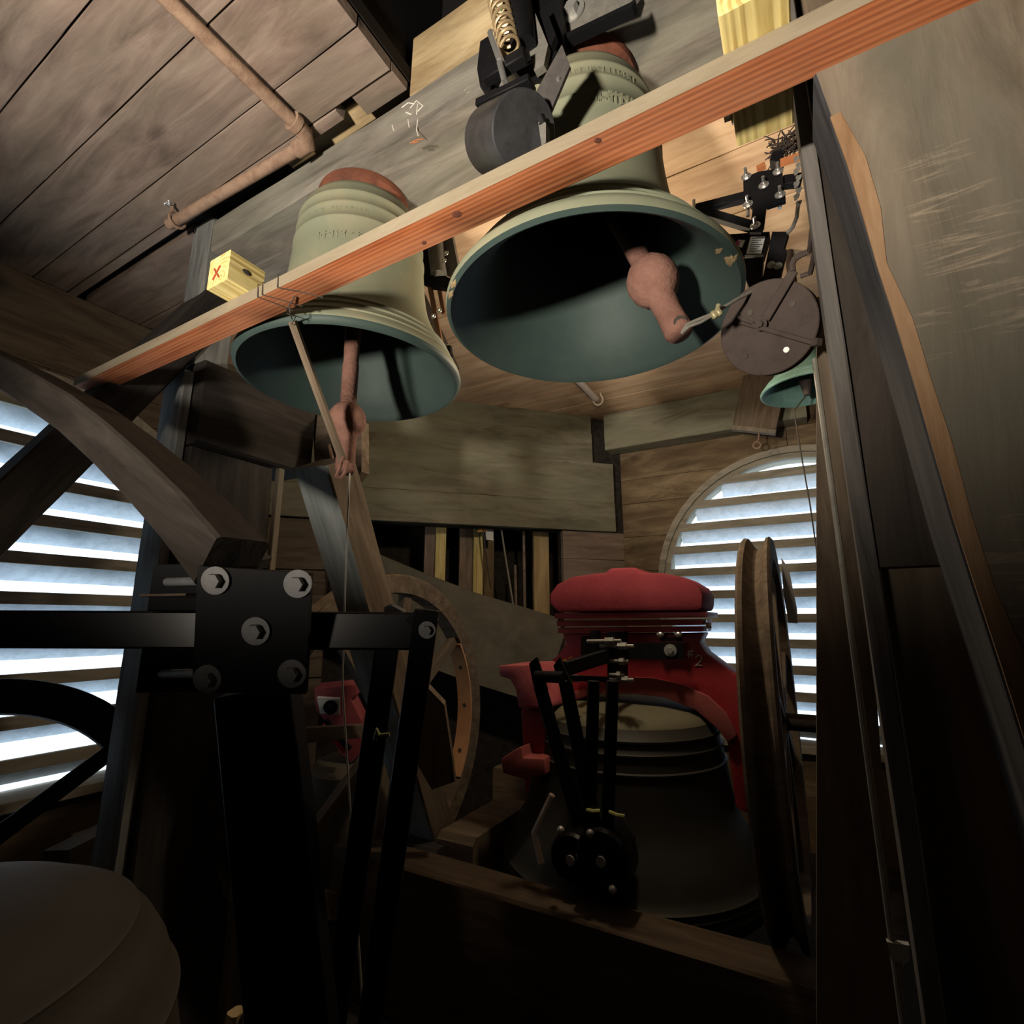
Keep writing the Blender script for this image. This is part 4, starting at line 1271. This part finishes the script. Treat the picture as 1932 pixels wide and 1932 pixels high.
MB().cyl(wc - Vector((0.20, 0, 0)), wc + Vector((0.16, 0, 0)), 0.035, seg=16).build('axle', M['rustdark'], b2)
ra = Vector((-0.098, 2.60, Z(-0.42)))
polyY([(1474, 1052), (1488, 1072), (1504, 1150), (1505, 1176), (1488, 1175), (1478, 1120)], 2.30, 0.014).build('wheel_splice', M['pale_sheet'], b2, 20)
MB().cyl(onX(1448, 1385, -0.22), onX(1449, 1385, -0.225) , 0.02, seg=12).build('rim_hole', M['darkwire'], b2)

# ------------------------------------------------------------------ ringer on bell two
YO = 1.97
r2 = empty('bell_ringer', onY(1110, 1640, YO), 'black ringer linkage with twin drums in front of the red yoke', 'ringer', 'linkage ringers')
polyY([(1096, 1214), (1290, 1213), (1290, 1244), (1096, 1245)], 2.44, 0.014).build('clamp_bar', M['black'], r2, 20)
MB().bolt(onY(1265, 1227, 2.438), (0, -1, 0), 0.016, 0.014).build('bolt', M['steel'], r2)
polyY([(1146, 1192), (1160, 1192), (1160, 1290), (1146, 1290)], 2.24, 0.19).build('clamp_plate', M['black'], r2, 20)
polyY([(1096, 1200), (1104, 1200), (1104, 1250), (1096, 1250)], 2.30, 0.13).build('clamp_plate', M['black'], r2, 20)
polyY([(1114, 1190), (1124, 1190), (1124, 1240), (1114, 1240)], 2.36, 0.07).build('clamp_plate', M['black'], r2, 20)
for (xa, ya, xb, yb_) in ((1108, 1210, 1172, 1209), (1132, 1218, 1196, 1219), (1150, 1247, 1186, 1248), (1150, 1273, 1178, 1274), (1150, 1281, 1196, 1283), (1060, 1278, 1100, 1281)):
    q0, q1 = onY(xa, ya, 2.225), onY(xb, yb_, 2.215)
    mb = MB().cyl(q0, q1, 0.008, seg=10)
    mb.cyl(q0.lerp(q1, 0.55), q0.lerp(q1, 0.8), 0.017, seg=6)
    mb.build('threaded_bolt', M['steel'], r2, 30)
MB().bar(onY(1066, 1262, 1.97), onY(1150, 1236, 2.24), 0.03, 0.055, None, 0.002).build('crank_arm', M['black'], r2)
MB().bar(onY(1020, 1276, 1.95), onY(1146, 1282, 2.22), 0.03, 0.022, None, 0.002).build('crank_arm', M['black'], r2)
polyY([(998, 1252), (1012, 1240), (1018, 1256), (1032, 1300), (1020, 1312), (1006, 1292)], YO - 0.08, 0.012).build('link_plate', M['black'], r2, 20)
polyY([(1044, 1256), (1056, 1240), (1062, 1256), (1078, 1290), (1066, 1304), (1052, 1285)], YO - 0.10, 0.012).build('link_plate', M['black'], r2, 20)
MB().cyl(onY(1012, 1276, YO - 0.09), onY(1064, 1278, YO - 0.11), 0.022, seg=14).build('pivot', M['black'], r2)
foot = onY(1118, 1560, YO)
for x0, y0, x1, y1, dy in ((1018, 1292, 1094, 1560, -0.08), (1066, 1284, 1122, 1560, -0.10)):
    MB().bar(onY(x0, y0, YO + dy), onY(x1, y1, YO + dy), 0.014, 0.052, RT, 0.003).build('link_rod', M['gloss_black'], r2)
for x0, x1 in ((1120, 1112), (1156, 1146)):
    MB().bar(onY(x0, 1284, YO - 0.02), onY(x1, 1570, YO - 0.02), 0.02, 0.045, RT, 0.003).build('link_rod', M['black'], r2)
for cx, cy, rr, dy in ((1077, 1622, 0.088, -0.02), (1135, 1624, 0.102, -0.06)):
    q = onY(cx, cy, YO + dy)
    pf = [(0.0, 0.0), (rr * 0.9, 0.0), (rr, 0.012), (rr, 0.10), (0.0, 0.10)]
    dm = MB().lathe(pf, Matrix.Translation(q) @ Matrix.Rotation(-math.pi / 2, 4, 'X'), 40).build('drum', M['gloss_black'], r2, 30)
    MB().cyl(q, q - Vector((0, 0.012, 0)), 0.017, seg=14).build('shaft_end', M['steel'], dm)
polyY([(1100, 1575), (1150, 1560), (1180, 1600), (1182, 1670), (1150, 1690), (1090, 1660)], YO + 0.0, 0.12).build('gearbox', M['black'], r2, 20)
polyY([(1170, 1612), (1178, 1612), (1178, 1648), (1170, 1648)], YO - 0.01, 0.01).build('plate_edge', M['steel'], r2, 20)
for px, py in ((1058, 1566), (1113, 1572), (1156, 1678)):
    MB().ball(onY(px, py, YO - 0.07), 0.014).build('cap_nut', M['steel'], r2)
for x0, y0, x1, y1 in ((1107, 1528, 1132, 1530), (1150, 1532, 1178, 1540)):
    MB().tube([onY(x0, y0, YO - 0.11), onY((x0 + x1) / 2, (y0 + y1) / 2 + 2, YO - 0.12), onY(x1, y1, YO - 0.11)], 0.007, 8).build('cord', M['greenish'], r2)

# ------------------------------------------------------------------ floor frame timbers
T(boxt('sill_beam', (-1.98, 1.85, 0.0), (0.10, 2.02, Z(-1.0)), 0, M['sill'], None, 0.006, 0.05, 40),
  'long brown sill beam on the floor in front of the red yoked bell', 'beam')
T(boxt('sill_beam', (-1.85, 3.02, 0.0), (-1.30, 3.20, Z(-0.92)), 0, M['brown'], None, 0.006, 0.05, 41),
  'dusty brown floor beam behind the wooden wheel', 'beam')
T(timber('sill_beam', onZ(100, 1640, -1.0), onZ(430, 1465, -1.0), 0.12, 0.14, M['brown'], None, None, 0.004, 0.05, None, 42),
  'dark slanting floor timber at the lower left', 'beam')
T(boxt('floor_pad', (-1.62, 2.15, 0.0), (-1.42, 2.75, Z(-0.97)), 0, M['brown'], None, 0.004, 0.05, 43),
  'low dark block under the red bearing foot', 'block')
for k, (px0, py0, px1, py1) in enumerate(((1035, 1515, 1010, 1590), (1010, 1590, 1020, 1615))):
    pass
wl = MB().tube([onY(1042, 1500, 1.97), onY(1008, 1572, 1.97), onY(1012, 1590, 1.97), onY(1021, 1628, 1.97)], 0.013, 8).build('bent_rod', M['pale_pipe'])
T(wl, 'bent pale rod standing beside the twin drums', 'rod')

# ------------------------------------------------------------------ olive sheet leaning behind the strut
g = [[atd(x, y, d) for x, y, d in row] for row in (
    ((640, 1018, 3.72), (700, 1040, 3.78), (800, 1082, 3.85), (900, 1120, 3.95), (1000, 1150, 4.0), (1052, 1166, 4.0)),
    ((640, 1090, 3.68), (700, 1110, 3.72), (800, 1140, 3.78), (900, 1165, 3.85), (1000, 1192, 3.9), (1064, 1200, 3.9)),
    ((640, 1150, 3.62), (700, 1175, 3.66), (800, 1205, 3.70), (900, 1240, 3.74), (990, 1255, 3.78), (1050, 1245, 3.8)),
    ((640, 1190, 3.55), (700, 1215, 3.58), (800, 1255, 3.6), (880, 1285, 3.62), (960, 1310, 3.65), (1008, 1325, 3.68)))]
mb = MB()
vt = [[mb.bm.verts.new(p) for p in r] for r in g]
for a, b in zip(vt, vt[1:]):
    for k in range(len(a) - 1):
        mb.bm.faces.new((a[k], a[k + 1], b[k + 1], b[k]))
geo = bmesh.ops.extrude_face_region(mb.bm, geom=list(mb.bm.faces))
bmesh.ops.translate(mb.bm, verts=[v for v in geo['geom'] if isinstance(v, bmesh.types.BMVert)], vec=FW * 0.025)
T(mb.build('sloping_sheet', M['sheet'], None, 60), 'broad olive grey sheet sloping down below the dark hatch', 'sheet')

# wooden wheel of the third bell
wv = Vector((-1.96, 2.16, Z(-0.55)))
RW = 0.80
ww = empty('wooden_wheel', wv, 'old wooden bell wheel with an orange iron band behind the linkage', 'wheel')
Mw = Matrix.Translation(wv) @ Matrix.Rotation(math.pi / 2, 4, 'Y')
MB().lathe([(RW - 0.10, -0.05), (RW - 0.01, -0.055), (RW, -0.045), (RW - 0.03, 0.0), (RW, 0.045), (RW - 0.01, 0.055), (RW - 0.10, 0.05)], Mw, 72, close=True).build('rim', M['brown'], ww, 35)
mb = MB()
rng = []
for k in range(29):
    a = math.radians(-32 + 68 * k / 28)
    dv = Vector((0, math.cos(a), math.sin(a)))
    rng.append([mb.bm.verts.new(wv + dv * r + Vector((o, 0, 0))) for r, o in ((RW - 0.112, -0.05), (RW - 0.098, -0.05), (RW - 0.098, 0.05), (RW - 0.112, 0.05))])
for a, b in zip(rng, rng[1:]):
    for k in range(4):
        mb.bm.faces.new((a[k], a[(k + 1) % 4], b[(k + 1) % 4], b[k]))
mb.bm.faces.new(rng[0])
mb.bm.faces.new(rng[-1])
tag(mb.build('iron_band', M['strapiron'], ww, 35), 'orange iron band inside the rim')
for t in (-20, 2, 22):
    a = math.radians(t)
    dv = Vector((0, math.cos(a), math.sin(a)))
    MB().cyl(wv + dv * (RW - 0.1125), wv + dv * (RW - 0.110), 0.014, seg=12).build('rivet', M['darkwire'], ww)
for t in (38, 83, 128, 173, 218, 263, 308):
    a = math.radians(t)
    dv = Vector((0, math.cos(a), math.sin(a)))
    timber('spoke', wv + dv * 0.07, wv + dv * (RW - 0.09), 0.06, 0.05, M['brown'], ww, (1, 0, 0), 0.0, 0.05)
MB().cyl(wv - Vector((0.08, 0, 0)), wv + Vector((0.08, 0, 0)), 0.09, seg=20).build('hub', M['rustdark'], ww)
pb_ = polyD([(800, 1290), (838, 1330), (850, 1410), (858, 1475), (815, 1490), (780, 1430), (770, 1380)], 2.22, 0.05).build('splayed_plank', M['brown'], None, 20, 0.0, frame((0, 0, 1), (0, 1, 0)))
T(pb_, 'brown splayed plank standing in front of the wooden wheel', 'plank')

# red yoke of the third bell glimpsed left
r3 = empty('red_yoke', atd(640, 1340, 3.1), 'dusty red yoke with bright bolt plate glimpsed beside the foreground plate', 'yoke')
polyD([(592, 1300), (672, 1292), (674, 1312), (662, 1320), (682, 1360), (682, 1420), (662, 1440), (640, 1420), (612, 1360), (596, 1340)], 3.1, 0.12).build('yoke', M['redpink'], r3, 20, 0.006)
polyD([(598, 1316), (640, 1318), (640, 1348), (604, 1346)], 3.05, 0.02).build('bolt_plate', M['white'], r3, 20)  # white in place of zinc: the window's reflection is put into the colour
MB().bolt(atd(624, 1334, 3.045), -FW, 0.024, 0.03).build('bolt', M['black'], r3)
MB().bar(atd(612, 1365, 3.0), atd(655, 1415, 3.0), 0.03, 0.05, UP, 0.003).build('yoke_edge', M['redbright'], r3)
polyD([(610, 1362), (616, 1358), (662, 1412), (655, 1420)], 2.95, 0.02).build('strap', M['black'], r3, 20)
MB().cyl(atd(655, 1440, 3.12), atd(655, 1720, 3.12), 0.20, 0.26, 32).build('bell_shell', M['bell_dark'], r3, 40)

# ------------------------------------------------------------------ foreground ringer of bell one
DF = 0.86
zh = Vector((FW.x, FW.y, 0)).normalized()
r1 = empty('bell_ringer', atd(500, 1900, DF), 'black steel ringer with a five bolt plate in the left foreground', 'ringer', 'linkage ringers')
MB().bar(atd(-120, 1186, DF + 0.07), atd(792, 1190, DF + 0.07), 0.05, 0.066, (0, 0, 1), 0.004).build('cross_bar', M['gloss_black'], r1)
MB().bar(atd(286, 1137, DF + 0.07) + Vector((0, 0, 0.012)), atd(374, 1136, DF + 0.03) + Vector((0, 0, 0.012)), 0.05, 0.004, (0, 0, 1), 0.0).build('bar_edge', M['brown'], r1)
polyD([(373, 1068), (586, 1082), (576, 1310), (362, 1306)], DF, 0.012).build('bolt_plate', M['black'], r1, 20)
polyD([(290, 1066), (380, 1064), (372, 1304), (256, 1307)], DF + 0.115, 0.012).build('back_plate', M['black'], r1, 20)
for px, py in ((408, 1095), (563, 1101), (484, 1190), (393, 1280), (552, 1270)):
    MB().bolt(atd(px, py, DF - 0.001), -FW + RT * 0.0, 0.0135, 0.011).build('bolt', M['boltgrey'], r1)
for px, py in ((340, 1098), (330, 1272)):
    MB().cyl(atd(px - 24, py, DF + 0.10), atd(px + 50, py - 2, DF + 0.02), 0.008, seg=12).build('bolt_shank', M['boltgrey'], r1)
MB().bar(atd(487, 1300, DF + 0.05), atd(560, 2000, DF - 0.02), 0.05, 0.135, RT, 0.004).build('drop_arm', M['black'], r1)
MB().bar(atd(806, 1150, DF + 0.03), atd(690, 1990, DF + 0.02), 0.012, 0.042, RT, 0.002).build('link_rod', M['gloss_black'], r1)
MB().bar(atd(733, 1200, DF + 0.14), atd(622, 1990, DF + 0.12), 0.012, 0.046, RT, 0.002).build('link_rod', M['black'], r1)
polyD([(765, 1170), (786, 1148), (826, 1170), (820, 1205), (800, 1212)], DF + 0.025, 0.012).build('rod_end', M['black'], r1, 20)
MB().bolt(atd(806, 1188, DF + 0.024), -FW, 0.0085, 0.007).build('bolt', M['boltgrey'], r1)
polyD([(725, 1146), (738, 1142), (764, 1156), (764, 1166), (724, 1164)], DF + 0.12, 0.02).build('stop_block', M['black'], r1, 20)
MB().tube([atd(707, 1396, DF + 0.06), atd(712, 1376, DF + 0.06), atd(716, 1388, DF + 0.06), atd(735, 1386, DF + 0.06)], 0.004, 6).build('cord', M['greenish'], r1)
bb = polyD([(415, 1056), (470, 1044), (486, 1058), (478, 1076), (400, 1072)], DF + 0.13, 0.06).build('packing_block', M['dark'], r1, 20)

# foreground bell and its wheel
c1b = Vector((-1.33, 0.285, Z(-1.205)))
b1 = empty('yoked_bell', c1b, 'dark bell shoulder with cast ridges in the lower left foreground', 'bell')
o_ = [(0.52, 0.0), (0.50, 0.05), (0.43, 0.14), (0.375, 0.25), (0.345, 0.36), (0.327, 0.44), (0.318, 0.50), (0.314, 0.535), (0.318, 0.541), (0.318, 0.547), (0.312, 0.553), (0.300, 0.60), (0.282, 0.642), (0.262, 0.672),
      (0.262, 0.677), (0.256, 0.682), (0.250, 0.683), (0.22, 0.707), (0.18, 0.728), (0.13, 0.745), (0.07, 0.755), (0.0, 0.758)]
i_ = [(0.0, 0.72), (0.2, 0.68), (0.28, 0.5), (0.33, 0.25), (0.46, 0.0)]
MB().lathe([(min(r * 1.42, 0.56 if z < 0.02 else 0.535), z) for r, z in o_] + [(min(r * 1.42, 0.50), z) for r, z in i_], Matrix.Translation(c1b), 96, close=True).build('bell_body', M['bell_fore'], b1, 50)
MB().lathe([(0.0, 0.755), (0.10, 0.755), (0.10, 0.80), (0.06, 0.83), (0.06, 0.95), (0.0, 0.95)], Matrix.Translation(c1b), 24).build('crown', M['rustdark'], b1)

wl_c = atd(-95, 1644, 1.78)
nl = -ray(0, 1500).normalized()
sw = empty('spoked_wheel', wl_c, 'black spoked iron wheel silhouetted against the left louvre window', 'wheel')
Mw2 = Matrix.Translation(wl_c) @ frame(nl) @ Matrix.Rotation(math.pi / 2, 4, 'Y')
MB().lathe([(0.51, -0.035), (0.51, 0.035), (0.638, 0.035), (0.645, 0.0), (0.638, -0.035)], Mw2, 72, close=True).build('rim', M['ironblack'], sw, 35)
A_, B_, N_ = [Vector(Mw2.to_3x3().col[i]) for i in range(3)]
hor2 = (RT - N_ * RT.dot(N_)).normalized()
ver2 = N_.cross(hor2)
if ver2.z < 0:
    ver2 = -ver2
for t in (49, 109, 169, 229, 289, 349):
    a = math.radians(t)
    dv = hor2 * math.cos(a) + ver2 * math.sin(a)
    timber('spoke', wl_c + dv * 0.04, wl_c + dv * 0.53, 0.065, 0.05, M['ironblack'], sw, N_, 0.0, 0.1)
MB().cyl(wl_c - N_ * 0.05, wl_c + N_ * 0.05, 0.07, seg=20).build('hub', M['ironblack'], sw)

# loose bits
T(MB().prism([onZ(x, y, -1.1) for x, y in ((95, 1556), (150, 1541), (200, 1551), (214, 1558), (212, 1572), (180, 1588), (150, 1582))], (0, 0, -0.03)).build('flat_board', M['pale_sheet']),
  'flat pale offcut lying on the floor timbers below the left window', 'offcut')
T(boxt('floor_pad', (onZ(90, 1570, -1.14).x, onZ(90, 1570, -1.14).y - 0.1, 0.0), (onZ(215, 1570, -1.14).x, onZ(215, 1570, -1.14).y + 0.3, Z(-1.14)), 0, M['dark'], None, 0.003, 0.05, 45),
  'dark timber under the flat pale offcut at the lower left', 'block')
for px, lb in ((446, 'left one of two short pale stakes at the bottom edge'), (476, 'right one of two short pale stakes at the bottom edge')):
    q = atd(px, 1908, 1.05)
    T(timber('stake', Vector((q.x, q.y, 0.0)), q, 0.03, 0.03, M['pale'], None, (1, 0, 0), 0.0, 0.2), lb, 'stake')
bk = empty('rusty_bracket', onY(640, 850, 1.70), 'dark rusty iron bracket on the end of the cross timber behind the left clapper', 'bracket')
polyY([(590, 782), (640, 788), (682, 794), (682, 890), (668, 906), (640, 903), (594, 892)], 1.70, 0.05).build('back_board', M['brown'], bk, 20)
polyY([(606, 830), (626, 815), (640, 830), (634, 870), (612, 866), (594, 838)], 1.67, 0.03).build('iron_plate', M['rustdark'], bk, 20)
MB().tube([onY(622, 840, 1.66), onY(628, 870, 1.65), onY(626, 890, 1.65), onY(634, 900, 1.65), onY(640, 885, 1.65)], 0.009, 8).build('hook', M['pipe'], bk)
